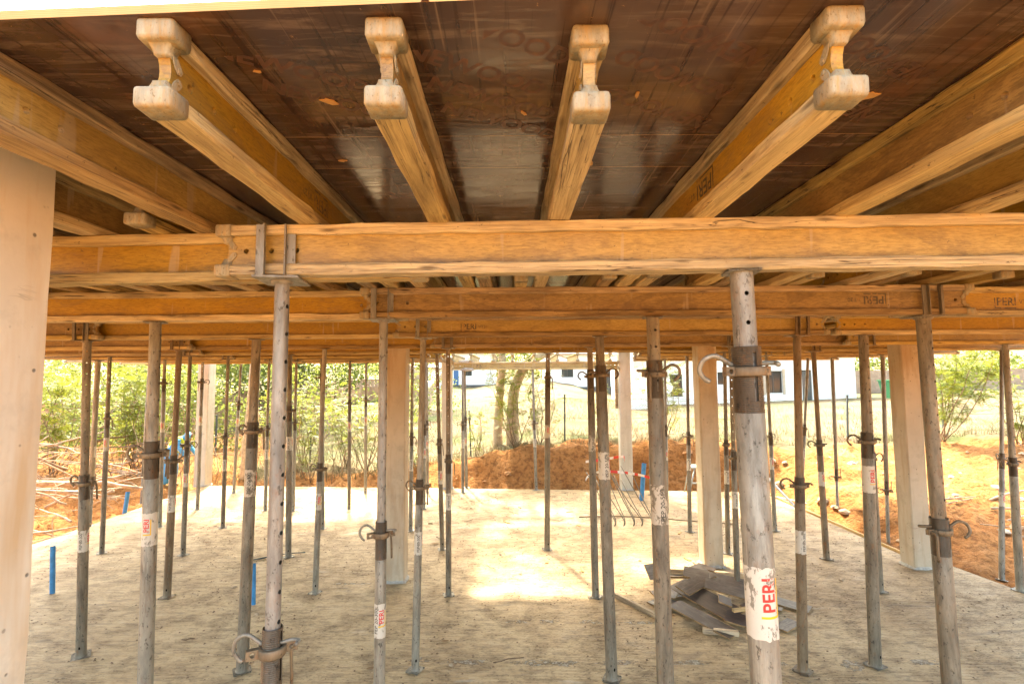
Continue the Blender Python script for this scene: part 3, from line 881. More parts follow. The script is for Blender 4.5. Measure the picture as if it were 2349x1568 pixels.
# ------------------------------------------------------------------ steel props
# (row, foot x y z, head x y z, collar height, size, forked head, sticker, tint, hook angle, upside down, hole angle)
PROPS = [
    (1, -0.923, 2.035, 0.0, -0.922, 2.035, 3.113, 1.685, 'S', 1, 0, 3, 185, 0, 48),
    (1, 0.939, 1.937, 0.0, 0.88, 1.937, 3.113, 2.731, 'L', 0, 5, 3, 175, 0, 20),
    (2, -2.386, 3.485, 0.0, -2.44, 3.485, 3.119, 2.221, 'M', 0, 1, 0, 180, 0, 58),
    (2, -0.865, 3.437, 0.0, -0.866, 3.437, 3.119, 1.704, 'S', 1, 3, 3, 178, 0, 58),
    (2, 0.963, 3.392, 0.0, 0.939, 3.392, 3.119, 2.736, 'L', 0, 4, 1, 5, 0, 20),
    (2, 2.811, 3.44, 0.0, 2.779, 3.44, 3.119, 1.704, 'L', 1, 0, 1, -10, 0, 64),
    (3, -4.308, 5.313, 0.0, -4.147, 4.98, 3.126, 1.735, 'M', 1, 2, 1, 170, 0, 0),
    (3, -2.557, 5.031, 0.0, -2.518, 5.03, 3.126, 2.225, 'L', 0, 4, 1, 160, 0, 8),
    (3, -0.929, 5.022, 0.0, -0.867, 4.985, 3.126, 1.685, 'S', 1, 2, 0, 165, 0, 80),
    (3, 0.884, 4.857, 0.0, 0.846, 4.935, 3.125, 2.75, 'L', 0, 6, 1, 10, 0, -50),
    (3, 2.679, 4.969, 0.0, 2.776, 4.97, 3.125, 1.685, 'M', 1, 2, 2, 165, 0, 80),
    (3, 3.406, 5.047, 0.0, 3.432, 4.985, 3.126, 2.092, 'L', 0, 1, 1, 170, 0, 53),
    (4, -4.389, 6.704, 0.0, -4.332, 6.65, 3.133, 1.696, 'M', 1, 2, 2, 15, 0, 90),
    (4, -2.553, 6.808, 0.0, -2.439, 6.65, 3.133, 1.581, 'S', 0, 3, 0, 170, 0, 80),
    (4, -0.825, 6.713, 0.0, -0.832, 6.65, 3.133, 1.68, 'S', 1, 2, 1, 100, 0, 3),
    (4, 1.025, 6.638, 0.0, 1.012, 6.65, 3.133, 2.748, 'M', 0, 4, 1, 190, 0, 90),
    (4, 2.824, 6.681, 0.0, 2.845, 6.65, 3.133, 1.696, 'S', 1, 2, 1, 80, 0, 0),
    (4, 4.653, 6.732, 0.0, 4.598, 6.65, 3.133, 1.673, 'M', 1, 0, 1, 10, 0, 40),
    (4, 6.441, 6.729, 0.0, 6.419, 6.65, 3.133, 1.594, 'M', 0, 0, 0, 185, 0, 55),
    (5, -6.578, 8.41, 0.0, -6.45, 8.2, 3.139, 2.154, 'S', 0, 1, 1, 120, 0, 0),
    (5, -5.195, 8.28, 0.0, -5.163, 8.2, 3.139, 1.708, 'S', 1, 1, 1, 20, 0, 60),
    (5, -3.49, 8.167, 0.0, -3.563, 8.2, 3.139, 2.243, 'M', 0, 2, 1, 200, 0, 25),
    (5, -1.144, 8.469, 0.0, -1.207, 8.2, 3.139, 1.706, 'S', 0, 3, 1, 80, 0, 0),
    (5, 0.54, 8.435, 0.0, 0.573, 8.2, 3.139, 2.761, 'M', 0, 1, 1, 85, 0, 0),
    (5, 3.338, 8.192, 0.0, 3.406, 8.2, 3.139, 1.668, 'S', 0, 2, 1, 190, 0, -50),
    (5, 4.704, 7.919, 0.0, 4.832, 8.2, 3.139, 1.676, 'M', 1, 1, 2, 170, 0, 60),
    (5, 7.247, 7.85, -0.298, 7.852, 8.2, 3.139, 1.784, 'S', 0, 1, 0, 200, 0, 90),
    (6, -8.045, 9.95, 0.0, -7.768, 9.6, 3.145, 0.812, 'M', 0, 1, 3, 30, 1, 90),
    (6, -6.666, 9.882, 0.0, -6.517, 9.6, 3.145, 2.709, 'S', 0, 1, 0, 0, 0, 90),
    (6, -5.426, 9.795, 0.0, -5.327, 9.6, 3.145, 1.691, 'S', 1, 2, 1, 60, 0, 0),
    (6, -3.524, 9.694, 0.0, -3.572, 9.6, 3.145, 2.784, 'S', 0, 0, 0, 160, 0, 90),
    (6, -1.865, 9.519, 0.0, -1.867, 9.6, 3.145, 1.679, 'S', 0, 2, 0, 110, 0, 0),
    (6, 3.142, 9.337, 0.0, 3.282, 9.6, 3.145, 1.671, 'S', 0, 2, 1, 120, 0, 30),
    (6, 4.673, 9.369, 0.0, 4.771, 9.6, 3.145, 1.653, 'S', 1, 1, 0, 30, 0, 40),
    (6, 6.592, 9.25, -0.263, 6.952, 9.6, 3.145, 0.976, 'S', 0, 1, 0, 200, 1, 60),
    (7, -6.757, 11.196, 0.0, -6.679, 11.05, 3.151, 2.713, 'S', 0, 1, 0, 20, 0, 0),
    (7, -5.251, 11.082, 0.0, -5.244, 11.05, 3.151, 1.706, 'S', 1, 2, 0, 175, 0, 30),
    (7, -4.626, 10.993, 0.0, -4.656, 11.05, 3.151, 1.833, 'S', 1, 0, 0, 10, 0, 30),
    (7, -3.509, 11.184, 0.0, -3.499, 11.05, 3.151, 2.237, 'S', 0, 1, 1, 45, 0, 30),
    (7, -1.904, 11.141, 0.0, -1.871, 11.05, 3.151, 1.707, 'S', 0, 3, 0, 15, 0, 90),
    (7, 3.143, 10.7, -0.03, 3.296, 11.05, 3.151, 1.711, 'S', 0, 1, 0, 30, 0, 30),
    (7, 5.871, 10.7, 0.0, 6.388, 11.05, 3.151, 1.691, 'S', 0, 2, 0, 60, 0, 30),
    (7, 6.629, 10.7, -0.305, 6.907, 11.05, 3.151, 0.987, 'S', 0, 1, 3, 190, 1, 90),
    (8, -8.716, 12.25, -0.115, -8.923, 12.6, 3.158, 0.67, 'S', 0, 0, 3, 190, 1, 90),
    (8, -6.866, 12.825, 0.0, -6.67, 12.6, 3.158, 2.186, 'S', 0, 1, 0, 170, 0, 30),
    (8, -3.601, 12.725, 0.0, -3.591, 12.6, 3.158, 2.249, 'S', 0, 1, 3, 165, 0, 90),
    (8, -2.079, 12.678, 0.0, -2.1, 12.6, 3.158, 1.67, 'S', 0, 1, 0, 60, 0, 30),
    (8, 3.251, 12.279, 0.0, 3.36, 12.6, 3.158, 1.671, 'S', 0, 0, 0, 170, 0, 90),
    (9, -1.223, 12.7, 0.0, -1.23, 12.75, 2.975, 1.641, 'S', 0, 2, 3, 175, 0, 90),
    (9, -1.183, 13.26, 0.0, -1.213, 13.1, 2.975, 1.725, 'S', 0, 1, 3, 20, 0, 30),
    (9, 0.574, 12.913, 0.0, 0.51, 12.75, 2.975, 1.643, 'S', 0, 2, 3, 170, 0, 50),
]

SIZE = {'S': (.0365, .0280), 'M': (.0450, .0350), 'L': (.0530, .0420)}
def inner_tube_mesh(r, z0, z1, ha, n=24):
    """thin tube drilled through every 110 mm"""
    mb = MB(); step = .11
    holes = []
    z = z1 - .09
    while z > z0 + .05: holes.append(z); z -= step
    holes = holes[::-1]; hw = 2 * math.pi / n
    def P(a, z): return (r*math.cos(a), r*math.sin(a), z)
    p = z0; hh = .024; hr = .0085
    a0 = R(ha - 90)
    for hz in holes + [None]:
        q = hz - hh if hz else z1
        mb.lathe([(r, p), (r, q)], n, a0=a0)
        if hz is None: break
        # ring of quads with the two hole cells left out
        vs, fs = [], []
        for k, zz in enumerate((q, hz, hz + hh)):
            for i in range(n): vs.append(P(a0 + hw*i, zz))
        half = n // 2
        for i in range(n):
            if i in (n-1, n-2, 0, 1) or (i - half) in (-1, -2, 0, 1): continue
            j = (i+1) % n
            for k in (0, 1): fs.append((k*n+i, k*n+j, (k+1)*n+j, (k+1)*n+i))
        mb.add(vs, fs, True)
        for side in (0, math.pi):
            c0 = a0 + side
            out = []
            for u in range(-2, 3): out.append((u*hw, -hh))
            out.append((2*hw, 0))
            for u in range(2, -3, -1): out.append((u*hw, hh))
            out.append((-2*hw, 0))
            inn = []
            for (a, dz) in out:
                an = math.atan2(dz/hh, a/(2*hw)); inn.append((hr*math.cos(an)/r, hr*math.sin(an)))
            m_ = len(out)
            vs = [P(c0+a, hz+dz) for a, dz in out] + [P(c0+a, hz+dz) for a, dz in inn]
            mb.add(vs, [(i, (i+1) % m_, m_+(i+1) % m_, m_+i) for i in range(m_)], True)
        p = hz + hh
    return mb
def thread_mesh(r, z0, z1, near, slot):
    mb = MB(); n = 24
    pitch = .0075 if near else .012
    prof = []; z = z0
    zz = []
    while z < z1:
        prof += [(r+.0002, z), (r+.0030, z+pitch*.3), (r+.0030, z+pitch*.55), (r+.0002, z+pitch*.85)]; z += pitch
    zmid0, zmid1 = z0 + (z1-z0)*.18, z0 + (z1-z0)*.93
    si = int(round(((slot - 0) % 360) / 15))
    def skip(k, i):
        return zmid0 < prof[k][1] < zmid1 and (i % 12) == (si % 12)
    mb.lathe(prof, n, skip=skip)
    return mb
def plate_mesh(w, th, hr):
    mb = MB(); a = w*.5; c_ = w*.30
    for (x, hx) in ((-(a+c_)/2, (a-c_)/2), (0, c_), ((a+c_)/2, (a-c_)/2)):
        for (z, hz) in ((-(a+c_)/2, (a-c_)/2), (0, c_), ((a+c_)/2, (a-c_)/2)):
            mb.cell(x, z, hx, hz, hr if (abs(x) > .001 and abs(z) > .001) else 0, 0, th)
    S = [(-a, -a), (a, -a), (a, a), (-a, a)]
    mb.add([(x, 0, z) for x, z in S] + [(x, th, z) for x, z in S], [(i, (i+1) % 4, 4+(i+1) % 4, 4+i) for i in range(4)])
    out = []
    for (x, y, z) in mb.v:
        if abs(abs(x)-a) < 1e-5 and abs(abs(z)-a) < 1e-5: x *= .82; z *= .82
        out.append((x, -z, y))
    mb.v = out
    return mb
def sticker_mesh(r, z0, z1, a0, a1):
    mb = MB(); n = 20
    rs = random.Random(int(r*1e5 + z0*100))
    vs = []
    jag = [rs.uniform(-.004, .004) for _ in range(n+1)], [rs.uniform(-.004, .004) for _ in range(n+1)]
    for k in range(2):
        for i in range(n+1):
            a = R(a0 + (a1-a0)*i/n); vs.append((r*math.cos(a), r*math.sin(a), (z0, z1)[k] + jag[k][i]))
    mb.add(vs, [(i, i+1, n+2+i, n+1+i) for i in range(n)], True)
    return mb
def wrap_text(body, size, bold, r, zc, th):
    v, f = text_geo(body, size, bold); w = text_width(v); mb = MB()
    mb.add([(r*math.cos(R(th) - (py-size*.35)/r), r*math.sin(R(th) - (py-size*.35)/r), zc - w/2 + px) for px, py, _ in v], f, True)
    return mb, w
def bent(pts, sub=4):
    """Catmull-Rom through the points"""
    P = [Vector(p) for p in pts]; P = [P[0]*2-P[1]] + P + [P[-1]*2-P[-2]]; out = []
    for i in range(1, len(P)-2):
        for k in range(sub):
            t = k/sub; a, b, c_, d = P[i-1], P[i], P[i+1], P[i+2]
            out.append(.5*((2*b) + (c_-a)*t + (2*a-5*b+4*c_-d)*t*t + (3*b-a-3*c_+d)*t**3))
    out.append(P[-2]); return out
def make_prop(spec, label):
    row, fx, fy, fz, hx, hy, hz, zc, size, fork, st, tint, ang, flip, ha = spec
    A, B = Vector((fx, fy, fz)), Vector((hx, hy, hz)); L = (B-A).length
    ha = ha + math.degrees(math.atan2(-hx, hy))
    q = Vector((0, 0, 1)).rotation_difference((B-A).normalized())
    root = empty('steel_prop', A, q)
    tag(root, label, 'prop', 'steel props carrying the main beams')
    ro, ri = SIZE[size]; tm = MAT[TINT[tint]]
    near = row <= 4
    if flip: zc = L - zc
    F = Matrix.Translation((0, 0, L)) @ Matrix.Rotation(math.pi, 4, 'X') if flip else Matrix.Identity(4)
    top = L - .022 if fork else L - .002
    # base plate
    plate_mesh(.155 if size != 'S' else .140, .009, .009).xf(Matrix.Rotation(R(ha*.6 + 12), 4, 'Z')).xf(F if not flip else Matrix.Translation((0,0,L-.009)) @ Matrix.Rotation(math.pi, 4, 'X')).build('base_plate' if not flip else 'head_plate', tm, root)
    th0, th1 = zc - .155, zc + .085
    mb = MB()
    mb.lathe([(ro+.009, .008), (ro+.004, .013), (ro, .022), (ro, .10), (ro, .6), (ro, 1.1), (ro, th0-.002), (ro-.003, th0+.002)], 24)
    drill = MB()
    mb.xf(F).build('outer_tube', MAT['tube_grey'] if tint == 3 else tm, root)
    # flat dark disc near the foot, painting the shade inside a drain hole
    d = MB(); a = R(-70); rr = ro + .0006
    hp = [(rr*math.cos(a + .010*math.cos(k*math.pi/6)/ro*.8), rr*math.sin(a + .010*math.cos(k*math.pi/6)/ro*.8), .105 + .015*math.sin(k*math.pi/6)) for k in range(12)]
    d.add(hp, [tuple(range(12))], True); d.xf(F).build('drain_hole_shade', MAT['hole_shade'], root)
    slot = ha + 0
    thread_mesh(ro-.002, th0, th1, near, slot-90).xf(F).build('threaded_sleeve', MAT['thread_steel'], root)
    ztop = top if not flip else L - .002
    inner_tube_mesh(ri, zc - .25, ztop, ha).xf(F).build('inner_tube', tm, root)
    # collar nut with two lugs and a hanging handle
    rc = ro + .016
    mb = MB(); mb.lathe([(ro+.002, zc-.018), (rc-.003, zc-.019), (rc, zc-.015), (rc, zc+.012), (rc-.003, zc+.016), (ro+.002, zc+.015)], 24)
    la = R(ang + 25)
    for s in (0, math.pi):
        lug = MB(); lug.cell(rc+.016, 0, .022, .017, .0095, -.011, .011)
        x0, x1 = rc-.006, rc+.038
        lug.add([(x0, -.011, -.017), (x1, -.011, -.017), (x1, -.011, .017), (x0, -.011, .017), (x0, .011, -.017), (x1, .011, -.017), (x1, .011, .017), (x0, .011, .017)], [(0, 1, 5, 4), (1, 2, 6, 5), (2, 3, 7, 6)])
        lug.xf(Matrix.Rotation(la + s, 4, 'Z')).xf(Matrix.Translation((0, 0, zc)))
        mb.add(lug.v, lug.f)
    co = mb.xf(F).build('collar_nut', MAT['cast_steel'], root)
    h = MB(); xh = rc + .016
    h.tube(bent([(xh, -.016, 0), (xh, .010, .002), (xh, .034, -.004), (xh+.004, .046, -.03), (xh+.008, .048, -.10), (xh+.010, .050, -.175)]), .0065 if size == 'S' else .0085, 8)
    h.xf(Matrix.Rotation(la + math.pi, 4, 'Z')).xf(Matrix.Translation((0, 0, zc))).xf(F).build('handle', MAT['cast_steel'], co)
    # locking pin with its big hook
    pr = .0075 if size == 'S' else .0095
    s_ = .92 if size == 'S' else 1.05
    pz = zc + .016 + pr
    mb = MB()
    mb.tube(bent([(-(ro+.055)*1.0, .018, 0), (-(ro+.058), -.012, 0), (-(ro+.03), -.02, 0), (-ro, -.006, 0), (0, 0, 0), (ro, 0, 0), (ro+.020*s_, 0, .012), (ro+.060*s_, 0, .036), (ro+.100*s_, 0, .022), (ro+.115*s_, 0, -.018), (ro+.098*s_, 0, -.050), (ro+.078*s_, 0, -.064)]), pr, 8)
    mb.xf(Matrix.Rotation(R(ang), 4, 'Z') @ Matrix.Rotation(R(((row*37+ang) % 30) - 15), 4, 'X')).xf(Matrix.Translation((0, 0, pz))).xf(F).build('locking_pin', MAT['cast_steel' if tint != 3 else 'tube_grey'], root)
    # head
    if fork:
        hr_ = Matrix.Rotation(R(ha*.1), 4, 'Z')
        hm = MB(); hm.box(-.085, .085, -.095, .095, L-.010, L-.002)
        hm.lathe([(ri+.012, L-.022), (ri+.014, L-.010)], 20, cap0=True)
        hd = hm.xf(hr_).build('fork_head', tm, root)
        for sx in (-1, 1):
            for sy in (-1, 1):
                p = MB(); x = sx*.056
                p.box(x-.017, x+.017, sy*.089-.003, sy*.089+.003, L-.002, L+.195)
                p.box(x-.017, x-.012, sy*.089-.018*sy-.003, sy*.089-.003 if sy > 0 else sy*.089+.018+.003, L-.002, L+.10) if False else None
                p.box(x-sx*.017-.0025, x-sx*.017+.0025, min(sy*.092, sy*.112), max(sy*.092, sy*.112), L-.002, L+.195)
                p.xf(hr_).build('prong', tm, hd)
    elif not flip:
        plate_mesh(.128, .006, .0075).xf(Matrix.Rotation(R(ha*.3 - 8), 4, 'Z')).xf(Matrix.Translation((0, 0, L-.0075))).build('head_plate', tm, root)
    else:
        plate_mesh(.128, .006, .0075).build('base_plate', tm, root)
    # maker's sticker
    if st and not (row >= 6 and st == 0):
        zl = 1.17 if zc < 1.9 else (1.74 if zc < 2.5 else 1.90)
        if zc < 1.3: zl = .55 * zc
        hgt = .25 if size == 'L' else .21
        worn = st in (4,)
        s1, s2 = {1: (-82, 150), 2: (10, -78), 3: (-62, -118), 4: (20, -80), 5: (-84, 120), 6: (-10, -72)}[st]
        so = sticker_mesh(ro+.0007, zl-hgt/2, zl+hgt/2, -200, 40).xf(F).build('sticker', MAT['sticker_worn' if worn else 'sticker_white'], root)
        if row <= 7 or st == 1:
            sz = .066 if size == 'L' else .046
            mb, w = wrap_text('PERI', sz, .02, ro+.0014, zl+hgt*.12, s1)
            mb.xf(F).build('red_lettering', MAT['print_red'], so)
            yb = MB(); r_ = ro+.0014
            for (za, zb_, v0, v1) in ((zl+hgt*.12-w/2-.012, zl+hgt*.12+w/2, -sz*.30, -sz*.16), (zl+hgt*.12-w/2-.020, zl+hgt*.12-w/2-.012, -sz*.30, sz*.8)):
                vs = []; k_ = 5
                for zz in (za, zb_):
                    for k in range(k_+1):
                        a = R(s1) - ((v0+(v1-v0)*k/k_)-sz*.35)/r_; vs.append((r_*math.cos(a), r_*math.sin(a), zz))
                yb.add(vs, [(k, k+1, k_+2+k, k_+1+k) for k in range(k_)], True)
            yb.xf(F).build('yellow_bracket', MAT['print_yellow'], so)
        code = 'PEP 20-300' if zc < 1.9 else ('PEP 20-400' if zc < 2.5 else 'PEP 20-500')
        mb, w = wrap_text(code, .034 if size == 'S' else (.036 if size == 'M' else .044), .012, ro+.0014, zl, s2)
        mb.xf(F).build('code_lettering', MAT['print_black'], so)
    return root
t = NT('hole_shade', .9, spec=.0); t.color((.006, .005, .004)); MAT['hole_shade'] = t.m  # near-black that paints the shade of the drain holes
WORD = {'S': 'slim', 'M': 'medium', 'L': 'stout'}
TW = ['grey', 'dark grey', 'rusty', 'pale']
byrow = {}
for s in PROPS: byrow.setdefault(s[0], []).append(s)
for row, lst in byrow.items():
    lst.sort(key=lambda s: s[4])
    for k, s in enumerate(lst):
        where = '%s beam row from deck edge' % ORD[row-1] if row < 9 else 'under the lower cross beam'
        make_prop(s, '%s %s prop, %s from the brush-pile end, %s' % (WORD[s[8]], TW[s[11]], ORD[k], where))

# ------------------------------------------------------------------ things on the slab
def box_obj(name, dx, dy, dz, m, loc, rot, label, cat, group=None, bev=.0):
    mb = MB(); mb.box(-dx/2, dx/2, -dy/2, dy/2, 0, dz)
    mb.v = [(x + random.uniform(-1, 1)*bev, y + random.uniform(-1, 1)*bev, z) for x, y, z in mb.v]
    o = mb.build(name, MAT[m], None, loc, rot)
    return tag(o, label, cat, group)

# heap of plywood offcuts: (centre x y z, length, width, turn, tilt x, tilt y, face, words)
t = NT('offcut_film', .45, spec=.5)
g = t.coord((1, 1, 1)); gg = t.coord((2, 14, 1))
a = t.noise(gg, 3, 5, .65, .5)
c = t.ramp(a, [(.32, (.05, .031, .024)), (.55, (.11, .076, .058)), (.72, (.22, .17, .135))])
c = t.mix(t.ramp(t.noise(g, 5, 5, .6), [(.5, 0.0), (.72, .6)]), c, (.24, .195, .155))
t.color(c); t.bump(a, .4, .003); t.rough(t.ramp(a, [(.3, .42), (.7, .75)])); MAT['offcut'] = t.m
t = NT('offcut_dark', .4, spec=.5)
a = t.noise(t.coord((2, 10, 1)), 3, 5, .65, .5)
t.color(t.ramp(a, [(.35, (.035, .02, .016)), (.7, (.11, .07, .055))])); t.rough(t.ramp(a, [(.3, .45), (.7, .7)])); MAT['offcut_dark'] = t.m
t = NT('offcut_grey', .6)
a = t.noise(t.coord((3, 16, 1)), 3, 5, .65, .5)
t.color(t.ramp(a, [(.35, (.13, .105, .085)), (.7, (.29, .25, .215))])); MAT['offcut_grey'] = t.m
plain('offcut_edge', (.27, .165, .075), .8, vary=.55, scale=14)
OFF = [#  x     y     z     L    W    turn  tx   ty  mat words
 (2.05, 6.35, .004, .62, .22,   4,  0,  0, 'offcut', 'wide grey-brown plywood offcut lying flat with a torn end'),
 (2.33, 6.05, .060, 1.02, .30, -62,  3,  2, 'offcut_dark', 'long dark plywood offcut leaning diagonally through the heap'),
 (2.62, 6.38, .150, .95, .23, -22,  4,  3, 'offcut', 'long plywood offcut lying across the top of the heap'),
 (2.72, 6.02, .130, .86, .22, -24,  3,  4, 'offcut', 'plywood offcut sloping on the front of the heap'),
 (2.12, 5.55, .050, .80, .27, -46, -3,  5, 'offcut', 'scuffed plywood offcut sliding off the heap towards the deck edge'),
 (2.44, 5.74, .150, .30, .14,  70,  6,  2, 'offcut_dark', 'short splintered plywood offcut propped on the others'),
 (2.60, 5.52, .030, .52, .22, -28,  2,  3, 'offcut_dark', 'low dark plywood offcut under the heap, cut end showing'),
 (3.22, 6.10, .012, .80, .22, -40,  0,  1, 'offcut_grey', 'pale plywood offcut lying apart beside a rusty prop'),
 (1.78, 6.02, .004, .34, .13, -56,  0,  0, 'offcut_grey', 'small pale board piece at the edge of the heap'),
 (1.96, 5.90, .030, .40, .16, -48,  2,  2, 'offcut_grey', 'pale plywood offcut half under the scuffed one'),
 (2.30, 7.02, .004, .62, .24,  -4,  0,  0, 'offcut_grey', 'pale plywood piece lying at the column foot'),
 (2.72, 6.86, .030, .70, .20,  -8,  0,  2, 'offcut_grey', 'pale plywood piece between the heap and the column'),
 (1.96, 6.92, .030, .22, .30,  18, 20,  0, 'offcut_grey', 'upright pale plywood scrap beside the column'),
 (2.62, 6.78, .150, .26, .09, -35,  4,  4, 'offcut_dark', 'small dark plywood strip on the back of the heap'),
 (3.02, 5.50, .006, .36, .16,  35,  0,  0, 'offcut_grey', 'pale square-cut scrap behind the stickered stout prop'),
 (3.02, 5.98, .004, .40, .10, -35,  0,  0, 'offcut_grey', 'narrow board strip under the heap edge'),
 (2.25, 6.25, .130, .46, .20,  35,  5, -3, 'offcut', 'square-ended plywood offcut tilted across the middle of the heap'),
 (2.48, 6.55, .170, .42, .17, -75,  4,  3, 'offcut_dark', 'dark plywood scrap topping the heap'),
 (1.95, 6.20, .070, .40, .18,  62,  3,  3, 'offcut', 'plywood scrap leaning on the heap edge near a stout prop'),
 (2.85, 5.80, .090, .44, .16,  20,  4, -4, 'offcut', 'plywood scrap jutting out behind the stickered stout prop'),
]
for (x, y, z, L_, W_, tn, tx, ty, m_, words) in OFF:
    x, y = x - .03, y + .32
    tx, ty, z = tx * 2.2 + (3 if z > .02 else 0), ty * 2.0, z * 1.15
    L_ *= .88
    mb = MB(); th = .018
    mb.add([(-L_/2, -W_/2, 0), (L_/2, -W_/2, 0), (L_/2, W_/2, 0), (-L_/2, W_/2, 0), (-L_/2, -W_/2, th), (L_/2, -W_/2, th), (L_/2, W_/2, th), (-L_/2, W_/2, th)],
           [(4, 5, 6, 7), (0, 3, 2, 1)])
    root = mb.build('plywood_offcut', MAT[m_], None, (x, y, z), (R(tx), R(ty), R(tn)))
    tag(root, words, 'plywood', 'heap of plywood offcuts')
    e = MB(); k = .0004
    e.add([(-L_/2-k, -W_/2-k, .0005), (L_/2+k, -W_/2-k, .0005), (L_/2+k, W_/2+k, .0005), (-L_/2-k, W_/2+k, .0005), (-L_/2-k, -W_/2-k, th-.0005), (L_/2+k, -W_/2-k, th-.0005), (L_/2+k, W_/2+k, th-.0005), (-L_/2-k, W_/2+k, th-.0005)],
          [(0, 1, 5, 4), (1, 2, 6, 5), (2, 3, 7, 6), (3, 0, 4, 7)])
    e.build('sawn_edge', MAT['offcut_edge'], root)
def batten(name, p0, p1, w, h, m, label, cat='timber', group=None, lift=0.0):
    a, b = Vector(p0), Vector(p1); d = b - a; L_ = d.length
    mb = MB(); mb.box(0, L_, -w/2, w/2, 0, h)
    mb.v = [(x, y + random.uniform(-.002, .002), z + random.uniform(0, .002)) for x, y, z in mb.v]
    o = mb.build(name, MAT[m], None, a)
    o.rotation_mode = 'QUATERNION'; o.rotation_quaternion = d.to_track_quat('X', 'Z')
    return tag(o, label, cat, group)
batten('timber_strip', (1.24, 6.66, .002), (1.72, 5.88, .002), .045, .05, 'aged_wood', 'brown sawn timber strip lying on the slab beside a stout prop')
batten('timber_block', (2.05, 7.36, .002), (3.16, 7.12, .002), .06, .09, 'new_timber', 'pale timber beam lying behind the heap of plywood offcuts')
batten('timber_stub', (2.02, 5.70, .002), (2.37, 5.62, .002), .05, .05, 'new_timber', 'short square timber stub poking out under the heap')
batten('timber_stub', (2.47, 5.98, .09), (2.69, 6.04, .09), .045, .03, 'new_timber', 'thin timber stub wedged inside the heap of offcuts')
batten('edge_board', (6.02, 7.95, -.10), (6.01, 12.2, -.10), .035, .125, 'new_timber', 'long timber edge board along the slab beside the orange earth')
batten('timber_plank', (6.0, 11.9, .004), (6.75, 11.0, -.06), .10, .03, 'new_timber', 'loose plank lying across the slab edge on the earth')
batten('timber_block', (-8.35, 11.85, -.06), (-7.95, 12.15, .0), .12, .03, 'new_timber', 'bright board scrap at the slab edge beside the branches')
batten('steel_brace', (5.55, 11.55, .62), (5.72, 10.35, .012), .05, .03, 'frame_grey', 'leaning grey steel brace reaching down to the slab', 'brace')
# board nailed along the open-end column
mb = MB(); mb.box(-.03, .03, -.045, .045, 0, 1.05)
tag(mb.build('timber_board', MAT['aged_wood'], None, (2.60, 12.86, 2.0)), 'grey upright board fixed to the column by the lower cross beam', 'timber')

def pipe(p0, p1, r, label, m='blue_pipe'):
    mb = MB(); a, b = Vector(p0), Vector(p1)
    mb.tube([a, a+(b-a)*.5, b], r, 16, caps=False)
    mb.tube([b, a+(b-a)*.5, a], r*.86, 16, caps=False)
    return tag(mb.build('plastic_pipe', MAT[m]), label, 'pipe', 'blue conduit stubs cast into the slab')
pipe((-5.97, 6.85, -.01), (-6.0, 6.85, .59), .029, 'blue plastic pipe stub standing alone near the cream column side of the slab')
pipe((-3.18, 6.48, -.01), (-3.19, 6.48, .48), .024, 'blue plastic pipe stub half hidden behind a stout stickered prop')
pipe((2.89, 11.76, -.01), (2.97, 11.76, .82), .050, 'tall leaning blue plastic pipe beside the taped rebar')
pipe((-8.15, 10.95, -.2), (-8.12, 11.0, .42), .040, 'scraped blue plastic pipe at the slab edge by the branches')
pipe((4.55, 11.9, -.01), (4.55, 11.9, .35), .040, 'short blue plastic pipe stub behind a pale stout prop')

# starter bars bent over, with hazard tape
bars = []
for k, x in enumerate((1.88, 2.05, 2.23, 2.38, 2.57)):
    bars.append(((x, 9.74, 0), (x - .42 - .05*(k % 2), 10.35, .88 + .12*((k*7) % 3))))
    bars.append(((x + .03, 9.80, 0), (x - .20, 10.5, .70 + .1*((k*5) % 3))))
for k, (a, b) in enumerate(bars):
    mb = MB(); a, b = Vector(a), Vector(b)
    mb.tube(bent([a - Vector((0, 0, .02)), a + Vector((0, 0, .12)), a + (b-a)*.4 + Vector((0, 0, .05)), b]), .0095, 6)
    tag(mb.build('steel_rebar', MAT['rebar_steel']), 'thin bent starter bar sticking out of the slab before the taped column', 'rebar', 'bent starter bars with hazard tape')
mb = MB(); mb.tube(bent([(1.30, 10.35, .012), (1.9, 10.40, .012), (2.6, 10.30, .012), (3.3, 10.05, .012), (4.1, 9.8, .012)]), .009, 6)
tag(mb.build('steel_rebar', MAT['stick_dark']), 'long dark bar lying flat on the slab behind the starter bars', 'rebar')
def tape(pts, label, w=.05):
    root = empty('hazard_tape', pts[0]); tag(root, label, 'tape', 'red and white hazard tape')
    P = bent(pts, 8); o = Vector(pts[0]); parts = {}; tot = 0
    for i in range(len(P)-1):
        k = int(tot/.11); parts.setdefault(k, MB()); tot += (P[i+1]-P[i]).length
        tw = .3*math.sin(i*.4)
        u0 = Vector((0, tw*w*.5, w/2)); 
        a, b = P[i]-o, P[i+1]-o
        parts[k].add([a-u0, b-u0, b+u0, a+u0, a-u0+Vector((0, .001, 0)), b-u0+Vector((0, .001, 0)), b+u0+Vector((0, .001, 0)), a+u0+Vector((0, .001, 0))], [(0, 1, 2, 3), (7, 6, 5, 4), (0, 4, 5, 1), (3, 2, 6, 7)])
    for k, p_ in parts.items(): p_.build('red_band' if k % 2 else 'white_band', MAT['tape_red' if k % 2 else 'tape_white'], root)
tape([(1.45, 10.4, .72), (1.52, 10.4, .80), (1.77, 10.4, .88), (2.3, 10.4, .85), (2.77, 10.4, .74), (2.80, 10.4, .60)], 'lower strip of red and white hazard tape tied across the starter bars')
tape([(1.50, 10.7, 1.03), (1.85, 10.7, 1.07), (2.26, 10.7, 1.13), (2.30, 10.7, 1.04)], 'upper strip of red and white hazard tape tied to bar tips')

